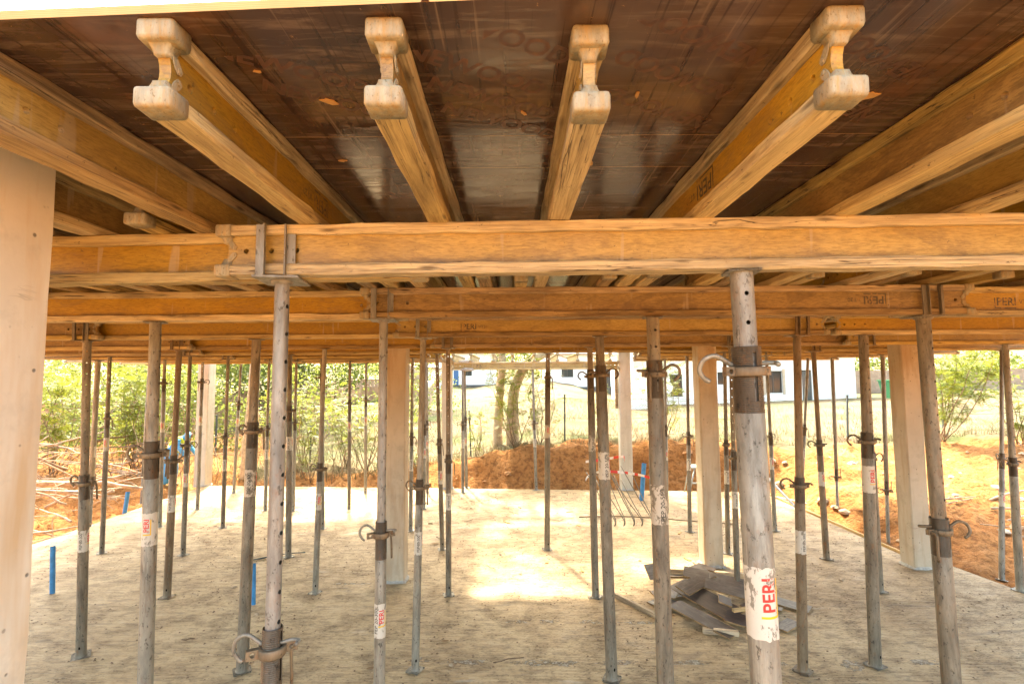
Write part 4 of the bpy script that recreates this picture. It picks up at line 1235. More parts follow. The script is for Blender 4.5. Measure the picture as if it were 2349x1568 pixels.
# trestle of grey bars near the slab end
tr = empty('steel_trestle', (4.4, 12.3, 0)); tag(tr, 'small grey steel trestle standing at the far slab edge', 'trestle')
for (a, b) in (((-.25, 0, 0), (-.1, 0, .62)), ((.25, 0, 0), (.1, 0, .62)), ((-.25, .35, 0), (-.1, .35, .62)), ((.25, .35, 0), (.1, .35, .62))):
    m1 = MB(); m1.tube([a, b], .018, 8); m1.build('leg', MAT['frame_grey'], tr)
m1 = MB(); m1.box(-.16, .16, -.03, .38, .60, .64); m1.build('top_bar', MAT['frame_grey'], tr)
m1 = MB(); m1.box(-.22, .22, -.012, .012, .25, .28); m1.build('cross_bar', MAT['frame_grey'], tr)

# litter on the slab
def leaf_thing(x, y, s, an):
    mb = MB(); vs = []
    for i in range(7):
        u = -1 + 2*i/6; wd = (1-u*u)**.7*.42
        for v in (-1, 0, 1): vs.append((u*s, v*wd*s, .004 + .25*s*abs(v)*wd + .12*s*(u*u)))
    mb.add(vs, [(i*3+j, (i+1)*3+j, (i+1)*3+j+1, i*3+j+1) for i in range(6) for j in range(2)], True)
    tag(mb.build('dry_leaf', MAT['dry_leaf'], None, (x, y, .001), (0, 0, R(an))), 'curled brown leaf lying on the bare slab', 'leaf', 'dry leaves on the slab')
for (x, y, s, an) in ((-1.35, 5.05, .05, 20), (-2.6, 4.55, .035, 60), (-3.55, 4.45, .05, 10), (-.72, 5.55, .045, 15), (-2.55, 3.9, .03, 0), (.52, 4.55, .03, 50), (-1.1, 4.75, .02, 0), (-5.2, 8.9, .06, 0), (-1.3, 8.75, .07, 10), (-4.7, 4.75, .05, 0), (-.42, 5.45, .02, 40), (-1.75, 3.8, .03, 70), (-2.2, 3.7, .022, 30)):
    leaf_thing(x, y, s, an)
def rock(x, y, z, s, m, seed, label, group, cat='stone', name='loose_stone'):
    bm = bmesh.new(); bmesh.ops.create_icosphere(bm, subdivisions=2, radius=1)
    for v in bm.verts:
        d = 1 + .45*mnoise.noise(v.co*1.3 + Vector((seed, 0, 0))) + .2*mnoise.noise(v.co*3 + Vector((0, seed, 0)))
        v.co = Vector((v.co.x*s*d*1.2, v.co.y*s*d, max(-.3, v.co.z)*s*d*.7))
    me = bpy.data.meshes.new(name); bm.to_mesh(me); bm.free(); me.materials.append(MAT[m])
    tag(link(name, me, None, None, (x, y, z), (0, 0, seed)), label, cat, group)
for k, (x, y, s) in enumerate(((-.6, 5.1, .02), (.1, 7.4, .025), (-.2, 8.2, .02), (.95, 6.6, .03), (1.9, 7.9, .022), (-3.0, 6.2, .022), (-3.7, 7.0, .03), (1.8, 4.5, .02), (4.4, 7.1, .028), (3.8, 4.4, .022))):
    rock(x, y, .004, s, 'stone', k*1.7, 'small loose stone on the bare slab', 'small stones on the slab')
for k in range(26):
    x, y = random.uniform(-5.5, 5), random.uniform(8.6, 12.8) if k < 19 else random.uniform(4, 8)
    L_ = random.uniform(.08, .32); an = random.uniform(0, 3.1)
    mb = MB(); pts = [(L_*(i/4-.5)*math.cos(an) + random.uniform(-.02, .02), L_*(i/4-.5)*math.sin(an) + random.uniform(-.02, .02), .008 + random.uniform(0, .012)) for i in range(5)]
    mb.tube(bent(pts, 2), [random.uniform(.003, .009)]*9, 5)
    tag(mb.build('dry_twig', MAT['stick_dark' if k % 3 else 'stick_wood'], None, (x, y, 0)), 'short dry twig lying on the slab', 'twig', 'twigs on the slab')
for k in range(12):
    x, y = random.uniform(-1.6, 3.2), random.uniform(7.4, 11.5)
    box_obj('wood_chip', random.uniform(.06, .16), random.uniform(.03, .06), .012, 'bare_splinter' if k % 2 else 'aged_wood', (x, y, .002), (0, 0, random.uniform(0, 3)), 'thin sawn wood chip lying on the slab', 'chip', 'wood chips on the slab', .008)
mb = MB(); mb.tube(bent([(.52, 4.62, .006), (.64, 4.52, .006), (.80, 4.48, .006), (.90, 4.50, .008), (.92, 4.62, .006), (.90, 4.72, .008)]), .0035, 5)
tag(mb.build('nylon_cord', MAT['cord_green']), 'bright green scrap of nylon cord on the slab', 'cord')
mb = MB(); mb.tube(bent([(-3.75, 8.15, .012), (-3.95, 8.0, .02), (-3.6, 8.22, .03), (-3.3, 8.35, .012)]), .008, 6)
tag(mb.build('wire_loop', MAT['post_dark']), 'black wire loop lying on the slab between two props', 'wire')
# whitish cement smears left in rows on the slab
for k, (x, y, lx, ly) in enumerate(((.02, 5.98, .14, .05), (.38, 5.98, .12, .05), (.85, 5.96, .16, .05), (1.45, 5.94, .30, .05), (-.45, 5.16, .22, .055), (.20, 5.14, .24, .06), (.48, 5.12, .16, .06), (.98, 5.13, .26, .05), (1.70, 5.12, .22, .05), (3.2, 5.05, .12, .10), (3.9, 5.1, .16, .05), (-.9, 5.2, .14, .05), (-2.2, 7.1, .35, .03), (2.5, 5.1, .14, .05))):
    m_ = 22; pts = []
    for i in range(m_):
        a = 2*math.pi*i/m_; q = .6 + .5*random.random()
        pts.append((lx*q*math.cos(a), ly*q*math.sin(a), .0015))
    mb = MB(); mb.add(pts + [(0, 0, .004)], [(i, (i+1) % m_, m_) for i in range(m_)], True)
    tag(mb.build('cement_smear', MAT['cement_smear'], None, (x, y, 0)), 'thin whitish cement smear dried on the slab', 'cement', 'cement smears on the slab')
# grit: uncountable specks
gv, gf = [], []
for k in range(9000):
    y = 2.5 + 10.4 * random.random() ** .9; x = random.uniform(-7.9, 5.9)
    if mnoise.noise((x*.8, y*.8, 2)) + random.uniform(-.5, .5) < -.05: continue
    s = random.uniform(.003, .012) * (1 + .06*y); o = len(gv); a = random.uniform(0, 6.28)
    ca, sa = math.cos(a)*s, math.sin(a)*s
    gv += [(x+ca, y+sa, .0005), (x-sa, y+ca, .0005), (x-ca*.9, y-sa*.9, .0005), (x+sa, y-ca, .0005), (x, y, s*.8)]
    gf += [(o, o+1, o+4), (o+1, o+2, o+4), (o+2, o+3, o+4), (o+3, o, o+4)]
tag(link('grit', big_mesh('grit', gv, gf, MAT['grit'] if 'grit' in MAT else MAT['stick_dark'])), 'dark grit and crumbs scattered over the concrete slab', 'grit', kind='stuff')

# ------------------------------------------------------------------ foliage
def leaf_mat(name, a, b, c3, trans=.45):
    t = NT(name, .5, spec=.3)
    n = t.noise(t.coord((1, 1, 1)), 1.1, 3, .6)
    geo = t.new('ShaderNodeNewGeometry')
    rp = geo.outputs['Random Per Island']
    cc = t.mix(t.ramp(rp, [(.2, 0.0), (.8, 1.0)]), a, b)
    cc = t.mix(t.ramp(n, [(.45, 0.0), (.7, .6)]), cc, c3)
    t.color(cc)
    tr = t.new('ShaderNodeBsdfTranslucent'); t.l.new(t.mix(.5, cc, c3, 'MIX'), tr.inputs['Color'])
    mx = t.new('ShaderNodeMixShader'); mx.inputs[0].default_value = trans
    out = t.n['Material Output']
    t.l.new(t.b.outputs[0], mx.inputs[1]); t.l.new(tr.outputs[0], mx.inputs[2]); t.l.new(mx.outputs[0], out.inputs[0])
    MAT[name] = t.m
leaf_mat('leaf_feather', (.10, .155, .022), (.16, .20, .03), (.25, .245, .035), .55)
leaf_mat('leaf_broad', (.09, .145, .025), (.16, .20, .045), (.22, .235, .055), .5)
leaf_mat('leaf_dark', (.05, .085, .02), (.10, .14, .03), (.14, .17, .04), .45)
leaf_mat('leaf_dry', (.15, .112, .068), (.19, .145, .088), (.115, .115, .045), .35)

def unit(v): return v / (np.linalg.norm(v, axis=-1, keepdims=True) + 1e-9)
def frond_arrays(pos, direc, length, pairs=9):
    """feathery leaves: pos (n,3), direc (n,3) -> quads"""
    n = len(pos); d = unit(direc); up = np.tile(np.array([0, 0, 1.0]), (n, 1))
    side = unit(np.cross(d, up) + rng.normal(0, .15, (n, 3))); nor = unit(np.cross(side, d))
    V = []
    for k in range(pairs):
        s = (k + .7) / pairs
        droop = -.35 * s * s
        base = pos + (d * s + np.array([0, 0, 1.0]) * droop * .6) * length[:, None]
        ll = (.36 * math.sin(math.pi * (.18 + .8 * s)) + .06)
        for sg in (-1, 1):
            ax = unit(side * sg + d * .45 + nor * rng.normal(-.1, .12, (n, 1)))
            tip = base + ax * (ll * length)[:, None]
            wv_ = d * (.40 / pairs * length)[:, None]
            V.append(np.stack([base - wv_*.35, (base+tip)/2 - wv_, tip, (base+tip)/2 + wv_], 1))
    V = np.concatenate(V, 0)
    return V.reshape(-1, 3)
def leaf_arrays(pos, size):
    n = len(pos); d = unit(rng.normal(0, 1, (n, 3)) + np.array([0, 0, -.25])); s = unit(np.cross(d, rng.normal(0, 1, (n, 3))))
    a = pos; L_ = size[:, None]
    V = np.stack([a, a + d*L_*.5 + s*L_*.30, a + d*L_, a + d*L_*.5 - s*L_*.30], 1)
    return V.reshape(-1, 3)
def quads_obj(name, V, m, parent=None):
    V = np.asarray(V); F = np.arange(len(V)).reshape(-1, 4)
    return link(name, big_mesh(name, V, F, m), None, parent)
def branch_path(a, b, bend=.12, k=6):
    a, b = Vector(a), Vector(b); L_ = (b-a).length; out = []
    o = Vector((random.uniform(-1, 1), random.uniform(-1, 1), random.uniform(-.5, .5))) * bend * L_
    for i in range(k+1):
        t_ = i/k; out.append(a.lerp(b, t_) + o * math.sin(math.pi*t_) + Vector((random.uniform(-1, 1), random.uniform(-1, 1), random.uniform(-1, 1))) * .015 * L_)
    return out
def shrub(base, h, spread, nst, per, flen, label, mat='leaf_feather', group='feathery shrubs along the fence', bark='bark', low=.25, name='feathery_shrub', lean=(0, 0), pairs=9, stem=.014):
    root = empty(name, base); tag(root, label, 'shrub', group)
    pos, dr = [], []
    for s in range(nst):
        a = random.uniform(0, 6.28); rr = spread * (.35 + .65 * random.random())
        tip = Vector((math.cos(a)*rr + lean[0], math.sin(a)*rr*.8 + lean[1], h * random.uniform(.65, 1.0)))
        P = branch_path((random.uniform(-.08, .08), random.uniform(-.08, .08), -.05), tip, .12, 7)
        mb = MB(); mb.tube(P, [stem*(1 - .75*i/7) for i in range(8)], 5); mb.build('stem', MAT[bark], root)
        for q in range(per):
            u = low + (1-low) * random.random() ** .8; f_ = u*7; i = min(6, int(f_))
            p = P[i].lerp(P[i+1], f_-i)
            off = Vector((random.gauss(0, 1), random.gauss(0, 1), random.gauss(0, .45)+.1)).normalized()
            pos.append(p + off * random.uniform(0, .22)*spread); dr.append(off)
    pos, dr = np.array(pos), np.array(dr)
    V = frond_arrays(pos, dr, rng.uniform(.6, 1.15, len(pos))*flen, pairs)
    quads_obj('foliage', V, MAT[mat], root)
    return root
def bush(center, rad, n, size, label, mat, name='leafy_bush', group='bushes behind the branch pile', stems=5, clumps=26):
    root = empty(name, (center[0], center[1], center[2]-rad[2])); tag(root, label, 'bush', group)
    cl = rng.normal(0, 1, (clumps, 3)); cl = unit(cl) * rng.uniform(.25, 1.0, (clumps, 1)) ** .5
    idx = rng.integers(0, clumps, n)
    p = cl[idx] * np.array(rad) + rng.normal(0, 1, (n, 3)) * np.array(rad) * .16 + np.array([0, 0, rad[2]])
    p[:, 2] = np.maximum(p[:, 2], .02)
    quads_obj('foliage', leaf_arrays(p, rng.uniform(.6, 1.3, n) * size), MAT[mat], root)
    for s in range(stems):
        c_ = cl[s % clumps] * np.array(rad)
        mb = MB(); mb.tube(branch_path((c_[0]*.2, c_[1]*.2, -.1), (c_[0], c_[1], c_[2]+rad[2]), .1), [.035*(1-.8*i/6)*max(.5, rad[2]*.4) for i in range(7)], 6)
        mb.build('stem', MAT['bark'], root)
    return root
def tree(base, trunks, limbs, crown, label, mat='leaf_feather', bark='pale_bark', flen=.45, pairs=8, feather=True, name='shade_tree', group='trees around the site'):
    """trunks: paths with radii; limbs: (from, to, r); crown: (centre, radii, count)"""
    root = empty(name, base); tag(root, label, 'tree', group)
    for (P, r0, r1) in trunks:
        Q = bent(P, 5); k = len(Q)
        mb = MB(); mb.tube([q + Vector((random.uniform(-1, 1), random.uniform(-1, 1), 0))*r0*.06 for q in Q], [r0 + (r1-r0)*i/(k-1) for i in range(k)], 14)
        mb.build('trunk', MAT[bark], root)
    for (a, b, r0) in limbs:
        P = branch_path(a, b, .12, 7)
        mb = MB(); mb.tube(P, [r0*(1-.8*i/7) for i in range(8)], 8); mb.build('limb', MAT[bark], root)
    V = []
    for (c_, rd, n) in crown:
        k = max(8, n // 26)
        cl = unit(rng.normal(0, 1, (k, 3))) * rng.uniform(.2, 1, (k, 1)) ** .45 * np.array(rd) + np.array(c_)
        idx = rng.integers(0, k, n)
        p = cl[idx] + rng.normal(0, 1, (n, 3)) * np.array(rd) * .12
        d_ = rng.normal(0, 1, (n, 3)) * np.array([1, 1, .35]) + np.array([0, 0, -.15])
        V.append(frond_arrays(p, d_, rng.uniform(.7, 1.2, n)*flen, pairs) if feather else leaf_arrays(p, rng.uniform(.7, 1.3, n)*flen))
    quads_obj('crown', np.concatenate(V, 0), MAT[mat], root)
    return root

# shade tree beyond the open end of the deck, twin trunk
gz = ground_z(-.1, 15.6)
tree((-.1, 15.6, gz-.15), [([(-.36, .1, 0), (-.34, .1, .9), (-.26, .1, 1.9), (-.22, .05, 2.9), (-.5, .2, 4.2)], .15, .10), ([(.10, -.05, 0), (.10, 0, .9), (.16, 0, 1.8), (.50, .05, 2.5), (1.35, .1, 3.1), (2.3, .3, 3.9)], .20, .11)],
     [((-.3, .1, 3.6), (-2.6, -1.2, 5.2), .10), ((-.1, 0, 3.2), (.3, -2.2, 5.0), .09), ((1.3, .1, 3.1), (2.2, -2.0, 4.9), .09), ((2.2, .3, 3.8), (4.0, .6, 5.2), .09), ((-.4, .2, 4.1), (-1.0, 2.4, 5.6), .09), ((1.0, .1, 2.9), (1.9, .6, 2.75), .05)],
     [((-1.6, -.4, 5.4), (2.4, 2.2, .9), 420), ((2.6, -.6, 5.3), (2.6, 2.2, .9), 460), ((.6, -1.6, 5.2), (2.6, 1.6, .8), 320), ((.3, 1.8, 5.7), (2.6, 1.8, .9), 380), ((.2, -2.9, 5.3), (3.4, 1.5, .8), 380), ((.2, -.2, 2.7), (.8, .5, .5), 36)],
     'twin-trunked shade tree behind the wire fence at the open end of the deck', flen=.5)
gz = ground_z(-7.5, 14.6)
tree((-7.45, 14.6, gz-.2), [([(0, 0, 0), (.02, 0, 1.2), (.10, 0, 2.4), (.16, 0, 4.2)], .20, .13)], [((.15, 0, 4), (-1.6, .4, 5.8), .08), ((.15, 0, 4), (1.6, -.6, 5.6), .08)],
     [((0, 0, 5.8), (2.6, 2.2, 1.2), 520)], 'straight pale tree trunk rising beside the slab corner column', flen=.45)
gz = ground_z(-6.0, 33.0)
tree((-5.6, 33, gz), [([(0, 0, 0), (.2, 0, .8), (-.5, 0, 2.0), (-1.8, 0, 3.4)], .30, .16), ([(.15, 0, .6), (.7, 0, 1.6), (1.8, 0, 2.8)], .2, .1), ([(.1, 0, .8), (-.2, 0, 2.2), (.3, 0, 4)], .18, .1)], [((-1.2, 0, 2.8), (-3.4, .5, 4.2), .09), ((1.4, 0, 2.4), (3.2, .5, 3.6), .08)],
     [((-1.5, 0, 5.0), (4.0, 3, 1.3), 520)], 'forked bare-limbed tree on the lawn near the white tank', flen=.7, pairs=6)
gz = ground_z(-16, 30)
tree((-11.5, 27.5, gz), [([(0, 0, 0), (.15, 0, 1.5), (-.05, 0, 3.0), (.3, 0, 4.5)], .42, .24)], [((0, 0, 3), (-1.8, 0, 5), .12), ((.1, 0, 3), (2.0, 0, 4.6), .12)], [((0, 0, 4.6), (3.6, 2.6, 1.7), 900)],
     'thick dark trunk leaning in front of the pierced boundary wall', bark='bark', flen=.55, pairs=7)

# feathery shrubs along the fence and bank
for (x, y, h, sp, ns, per, fl, lab, ln) in (
    (-1.05, 14.75, 1.35, .35, 4, 22, .26, 'small feathery shrub at the foot of the twin-trunked tree', (-.05, 0)),
    (.15, 14.65, 2.75, .85, 6, 44, .30, 'tall feathery shrub with red-brown stems before the twin trunk', (-.25, 0)),
    (.75, 14.8, 2.35, .75, 5, 34, .30, 'thin-stemmed feathery shrub beside the twin trunk', (.05, 0)),
    (2.35, 14.7, 1.7, .5, 3, 16, .24, 'sparse feathery seedling behind the pale column', (.3, 0)),
    (4.35, 14.9, 3.05, .8, 6, 46, .30, 'bushy feathery shrub before the white house wall', (.15, 0)),
    (3.45, 14.9, 2.4, .35, 3, 18, .22, 'slender feathery shrub with bare lower stems by the house', (-.1, 0)),
    (11.35, 13.7, 3.3, 1.25, 9, 70, .34, 'large feathery shrub leaning over the fence beside the slab-edge column', (.75, 0)),
    (12.9, 13.2, 1.5, .6, 5, 30, .26, 'low feathery shrub near the branches on the orange earth', (.2, 0)),
    (-3.2, 15.3, 1.6, .6, 5, 30, .26, 'feathery shrub in dry grass beside the dark fence post', (0, 0)),
    (-4.1, 14.7, 2.3, .7, 6, 34, .28, 'feathery shrub with crossing bare stems over the dry bank', (.1, 0)),
    (-5.0, 15.6, 2.5, .8, 6, 34, .28, 'pale green feathery shrub in front of the pierced wall', (-.2, 0)),
    (-6.1, 15.2, 2.6, .8, 6, 34, .28, 'leafy feathery shrub beside the straight pale trunk', (.2, 0)),
    (-7.2, 16.2, 2.2, .8, 6, 36, .30, 'feathery shrub behind the slab corner column', (0, 0)),
    (-10.6, 14.6, 3.2, 1.1, 8, 60, .34, 'tall feathery shrub above the branch pile beside the cream column', (.1, 0)),
    (-12.6, 14.2, 3.3, 1.2, 8, 60, .34, 'feathery shrub crowding over the heap of cut branches', (.2, 0)),
    (-5.6, 14.3, .9, .3, 4, 14, .2, 'tiny feathery seedling on the earth bank', (0, 0)),
    (-2.6, 14.2, .8, .3, 3, 12, .2, 'low green sprig on the earth bank beside a post', (0, 0))):
    shrub((x, y, ground_z(x, y)), h, sp, ns, per, fl, lab, lean=ln)
# leafy bushes behind the branch pile and over the boundary wall
for (x, y, z, rx, ry, rz, n, s, m, lab) in (
    (-13.2, 18.2, 2.0, 2.6, 1.6, 2.2, 3200, .13, 'leaf_broad', 'dense leafy bush behind the cut branches near the cream column'),
    (-16.4, 20.5, 2.6, 3.0, 2.0, 2.9, 5600, .15, 'leaf_broad', 'tall leafy bush over the stained wall corner'),
    (-14.5, 22.8, 3.6, 3.0, 2.0, 3.0, 5600, .16, 'leaf_broad', 'broad leafy bush rising above the stained wall'),
    (-11.5, 24.5, 4.2, 2.8, 2.0, 2.6, 4600, .16, 'leaf_dark', 'darker leafy bush above the wall near the worker'),
    (-10.4, 17.8, 1.4, 1.6, 1.0, 1.2, 2400, .11, 'leaf_broad', 'low leafy bush beside the worker'),
    (-9.5, 27.8, 4.2, 3.2, 2.0, 2.4, 4200, .18, 'leaf_dark', 'dark-leaved bush behind the razor wire'),
    (-16.8, 38, 4.6, 5.5, 2.5, 2.4, 5200, .24, 'leaf_dark', 'long hedge-like bush behind the pierced wall'),
    (-9.5, 41, 4.9, 4.5, 2.5, 2.2, 4200, .24, 'leaf_broad', 'bush rising behind the far end of the pierced wall'),
    (-20, 27, 4.5, 4, 3, 3.8, 5200, .2, 'leaf_broad', 'big leafy bush at the overgrown corner of the site'),
    (-11.4, 16.6, 1.9, 1.8, 1.0, 1.7, 2200, .10, 'leaf_broad', 'pale leafy bush crowding the brush pile beside the worker'),
    (-14.2, 15.8, 1.8, 1.6, 1.0, 1.8, 2200, .11, 'leaf_broad', 'pale leafy bush over the branches next to the cream column'),
    (-7.6, 19.5, 2.0, 2.2, 1.2, 1.6, 2000, .12, 'leaf_broad', 'loose leafy bush behind the slab corner column'),
    (-4.6, 21.5, 2.2, 2.4, 1.2, 1.3, 1700, .12, 'leaf_broad', 'loose leafy bush in front of the pierced wall end'),
    (21.5, 44, 1.7, 3.4, 1.2, 1.3, 3800, .16, 'leaf_broad', 'clipped yellow-green hedge beside the white house corner'),
    (36, 52, 4.0, 5, 4, 3.4, 4200, .32, 'leaf_dark', 'large dark tree mass behind the clipped hedge'),
    (30, 33, 2.2, 2.6, 2, 1.6, 2600, .2, 'leaf_broad', 'round bush in front of the brown block wall'),
    (47, 48, 4.5, 6, 4, 4.2, 4200, .34, 'leaf_broad', 'wide tree mass beyond the brown block wall'),
    (-3.5, 78, 6.5, 8, 4, 4.2, 4200, .42, 'leaf_dark', 'distant tree mass behind the small white buildings'),
    (9, 82, 6.5, 9, 4, 4.4, 4200, .42, 'leaf_broad', 'distant pale tree mass behind the far white wall')):
    bush((x, y, z), (rx, ry, rz), n, s, lab, m)

# dry grass on the lawn and bank
gv = []
N = 26000
gx_ = rng.uniform(-13, 17, N); gy_ = 14.3 + 18 * rng.random(N) ** 1.8
keep = np.array([mnoise.noise((float(a)*.6, float(b)*.6, 3)) + random.uniform(-.35, .5) > 0 for a, b in zip(gx_, gy_)])
gx_, gy_ = gx_[keep], gy_[keep]
gz_ = np.array([ground_z(float(a), float(b)) for a, b in zip(gx_, gy_)])
base = np.stack([gx_, gy_, gz_ - .01], 1); n = len(base)
hgt = rng.uniform(.05, .22, n)[:, None]; an = rng.uniform(0, 6.28, n)
w_ = np.stack([np.cos(an), np.sin(an), np.zeros(n)], 1) * .009
tip = base + np.stack([rng.normal(0, .35, n), rng.normal(0, .35, n), np.ones(n)], 1) * hgt
V = np.stack([base - w_, base + w_, tip + w_*.3, tip - w_*.3], 1).reshape(-1, 3)
gl = quads_obj('grass', V, MAT['leaf_dry']); tag(gl, 'dry straw-coloured grass over the lawn and bank', 'grass', kind='stuff')

# ------------------------------------------------------------------ wire fence
fence_pts = [(-9.4, 16.4), (-6.2, 15.9), (-3.95, 15.2), (-1.21, 15.0), (1.51, 15.0), (4.4, 15.0), (7.2, 15.0), (9.7, 15.0), (12.5, 15.0), (15.4, 14.8)]
post_label = ['beside the leafy bush', 'near the straight pale trunk', 'in the dry grass', 'near the twin-trunked tree on its tank side', 'between the twin-trunked tree and the white house', 'behind the bushy shrub', 'behind the orange earth before the house door', 'before the house corner', 'beside the large leaning shrub', 'past the large leaning shrub']
FH = 1.22
for k, (x, y) in enumerate(fence_pts):
    z = ground_z(x, y)
    mb = MB(); mb.box(-.022, .022, -.022, .022, -.1, FH+.06); mb.box(-.028, .028, -.028, .028, FH+.06, FH+.075)
    lean = random.uniform(-.05, .05)
    tag(mb.build('fence_post', MAT['post_dark'], None, (x, y, z), (0, lean, 0)), 'dark square fence post ' + post_label[k], 'post', 'posts of the wire fence')
fr = empty('wire_fence', (0, 15, 0)); tag(fr, 'sagging chain-link fence strung between the dark posts', 'fence')
for k in range(len(fence_pts)-1):
    (x0, y0), (x1, y1) = fence_pts[k], fence_pts[k+1]
    z0, z1 = ground_z(x0, y0), ground_z(x1, y1)
    Lp = math.hypot(x1-x0, y1-y0); s = .075; hh_ = FH - .04
    V, F = [], []
    def pt(u, v):
        u = min(max(u, 0), Lp); t_ = u/Lp
        sag = .10*math.sin(math.pi*t_) * v/hh_
        return Vector((x0+(x1-x0)*t_, y0+(y1-y0)*t_ + .03*math.sin(u*3+v*2) - 15, z0+(z1-z0)*t_ + v - sag))
    mbw = MB()
    ncell = int((Lp + hh_)/s)
    for sg in (1, -1):
        for i in range(ncell):
            u0 = i*s - (hh_ if sg > 0 else 0)
            pts = []
            for j in range(5):
                v = hh_*j/4; u = u0 + v if sg > 0 else u0 - v + 0
                if -1e-6 <= u <= Lp + 1e-6: pts.append(pt(u, v))
            if len(pts) >= 2: mbw.tube(pts, .003, 3, caps=False)
    w = mbw.build('chain_link_panel', MAT['fence_wire'], fr); tag(w, kind='stuff')
    for v in (.12, .62, hh_+.02):
        mb = MB(); mb.tube([pt(Lp*i/8, v) for i in range(9)], .0055, 4); mb.build('line_wire', MAT['stick_dark'], fr)

# ------------------------------------------------------------------ boundary walls
def wall_run(pts, hs, th, m, label, name='boundary_wall', pierced=()):
    root = empty(name, (pts[0][0], pts[0][1], 0)); tag(root, label, 'wall')
    for k in range(len(pts)-1):
        a, b = Vector((*pts[k], 0)), Vector((*pts[k+1], 0)); d = (b-a); L_ = d.length; d.normalize(); nrm = Vector((-d.y, d.x, 0))*th/2
        n_ = max(1, int(L_/1.6))
        for i in range(n_):
            p, q = a + d*L_*i/n_, a + d*L_*(i+1)/n_
            zt = hs[k] + (hs[k+1]-hs[k])*(i+.5)/n_
            zb_ = -.4
            o = Vector((pts[0][0], pts[0][1], 0))
            if (k, i) in pierced:
                zt0 = zt; zt = zt - .55
                pm = MB(); Lc = (q-p).length
                for cx_ in range(6):
                    for cz_ in range(2): pm.cell(Lc*(cx_+.5)/6, .25*(cz_+.5), Lc/12, .125, .075, -th*.35, th*.35)
                mw = Matrix((d, nrm.normalized(), Vector((0, 0, 1)))).transposed().to_4x4(); mw.translation = p - o + Vector((0, 0, zt))
                pm.xf(mw).build('pierced_block', MAT['block_wall'], root)
                cp = MB(); cp.add([p-o-nrm+Vector((0,0,zt+.5)), q-o-nrm+Vector((0,0,zt+.5)), q-o+nrm+Vector((0,0,zt+.5)), p-o+nrm+Vector((0,0,zt+.5)), p-o-nrm+Vector((0,0,zt0)), q-o-nrm+Vector((0,0,zt0)), q-o+nrm+Vector((0,0,zt0)), p-o+nrm+Vector((0,0,zt0))],
                                  [(0,1,5,4), (2,3,7,6), (4,5,6,7), (0,3,2,1)])
                cp.build('coping', MAT[m], root)
            mb = MB(); e = d*.003
            mb.add([p-o-nrm+e+Vector((0,0,zb_)), q-o-nrm-e+Vector((0,0,zb_)), q-o+nrm-e+Vector((0,0,zb_)), p-o+nrm+e+Vector((0,0,zb_)), p-o-nrm+e+Vector((0,0,zt)), q-o-nrm-e+Vector((0,0,zt)), q-o+nrm-e+Vector((0,0,zt)), p-o+nrm+e+Vector((0,0,zt))],
                   [(0,1,5,4), (1,2,6,5), (2,3,7,6), (3,0,4,7), (4,5,6,7)])
            mb.build('wall_panel', MAT[m], root)
    return root
wall_run([(-19.5, 19.0), (-14.2, 19.8), (-11.6, 25.0), (-10.6, 36.0), (-7.0, 41.0)], [1.9, 2.05, 2.35, 2.85, 3.0], .18, 'wall_render', 'stained brown boundary wall with pierced blocks behind the bushes',
         pierced={(2, 2), (2, 4), (2, 5), (2, 6), (3, 0), (3, 1), (3, 2)})
wall_run([(27, 41), (44, 38)], [3.3, 3.4], .2, 'block_wall', 'brown block boundary wall beyond the lawn past the large leaning shrub', name='block_wall')
# razor wire on the wall
mb = MB(); P = []
for i in range(360):
    t_ = i/359; x = -13.6 + 2.4*t_; y = 21 + 5.5*t_; a = i*.38
    P.append((x + .22*math.cos(a), y, 2.55 + .35*t_ + .22*math.sin(a)))
mb.tube(P, .008, 3); tag(mb.build('razor_wire', MAT['frame_grey']), 'coiled razor wire along the top of the stained wall', 'wire')
tag(pipe((-8.6, 14.2, .2), (-8.55, 14.2, 3.6), .05, '', 'frame_grey'), 'slim pale grey pole behind the slab corner column', 'pole'); bpy.context.scene.objects[-1]
# ------------------------------------------------------------------ houses
def wall_with_openings(root, x0, x1, z0, z1, y, th, openings, m):
    """front wall in the XZ plane; openings (xa, xb, za, zb)"""
    xs2 = sorted({x0, x1, *[o[0] for o in openings], *[o[1] for o in openings]})
    zs2 = sorted({z0, z1, *[o[2] for o in openings], *[o[3] for o in openings]})
    mb = MB()
    def is_open(xa, xb, za, zb_):
        return any(o[0] <= (xa+xb)/2 <= o[1] and o[2] <= (za+zb_)/2 <= o[3] for o in openings)
    for i in range(len(xs2)-1):
        for j in range(len(zs2)-1):
            if is_open(xs2[i], xs2[i+1], zs2[j], zs2[j+1]): continue
            xa, xb, za, zb_ = xs2[i], xs2[i+1], zs2[j], zs2[j+1]
            mb.add([(xa, y, za), (xb, y, za), (xb, y, zb_), (xa, y, zb_)], [(0, 1, 2, 3)])
    for (xa, xb, za, zb_) in openings:
        mb.add([(xa, y, za), (xb, y, za), (xb, y, zb_), (xa, y, zb_), (xa, y+th, za), (xb, y+th, za), (xb, y+th, zb_), (xa, y+th, zb_)], [(0, 4, 5, 1), (1, 5, 6, 2), (2, 6, 7, 3), (3, 7, 4, 0)])
    mb.build('wall', MAT[m], root)
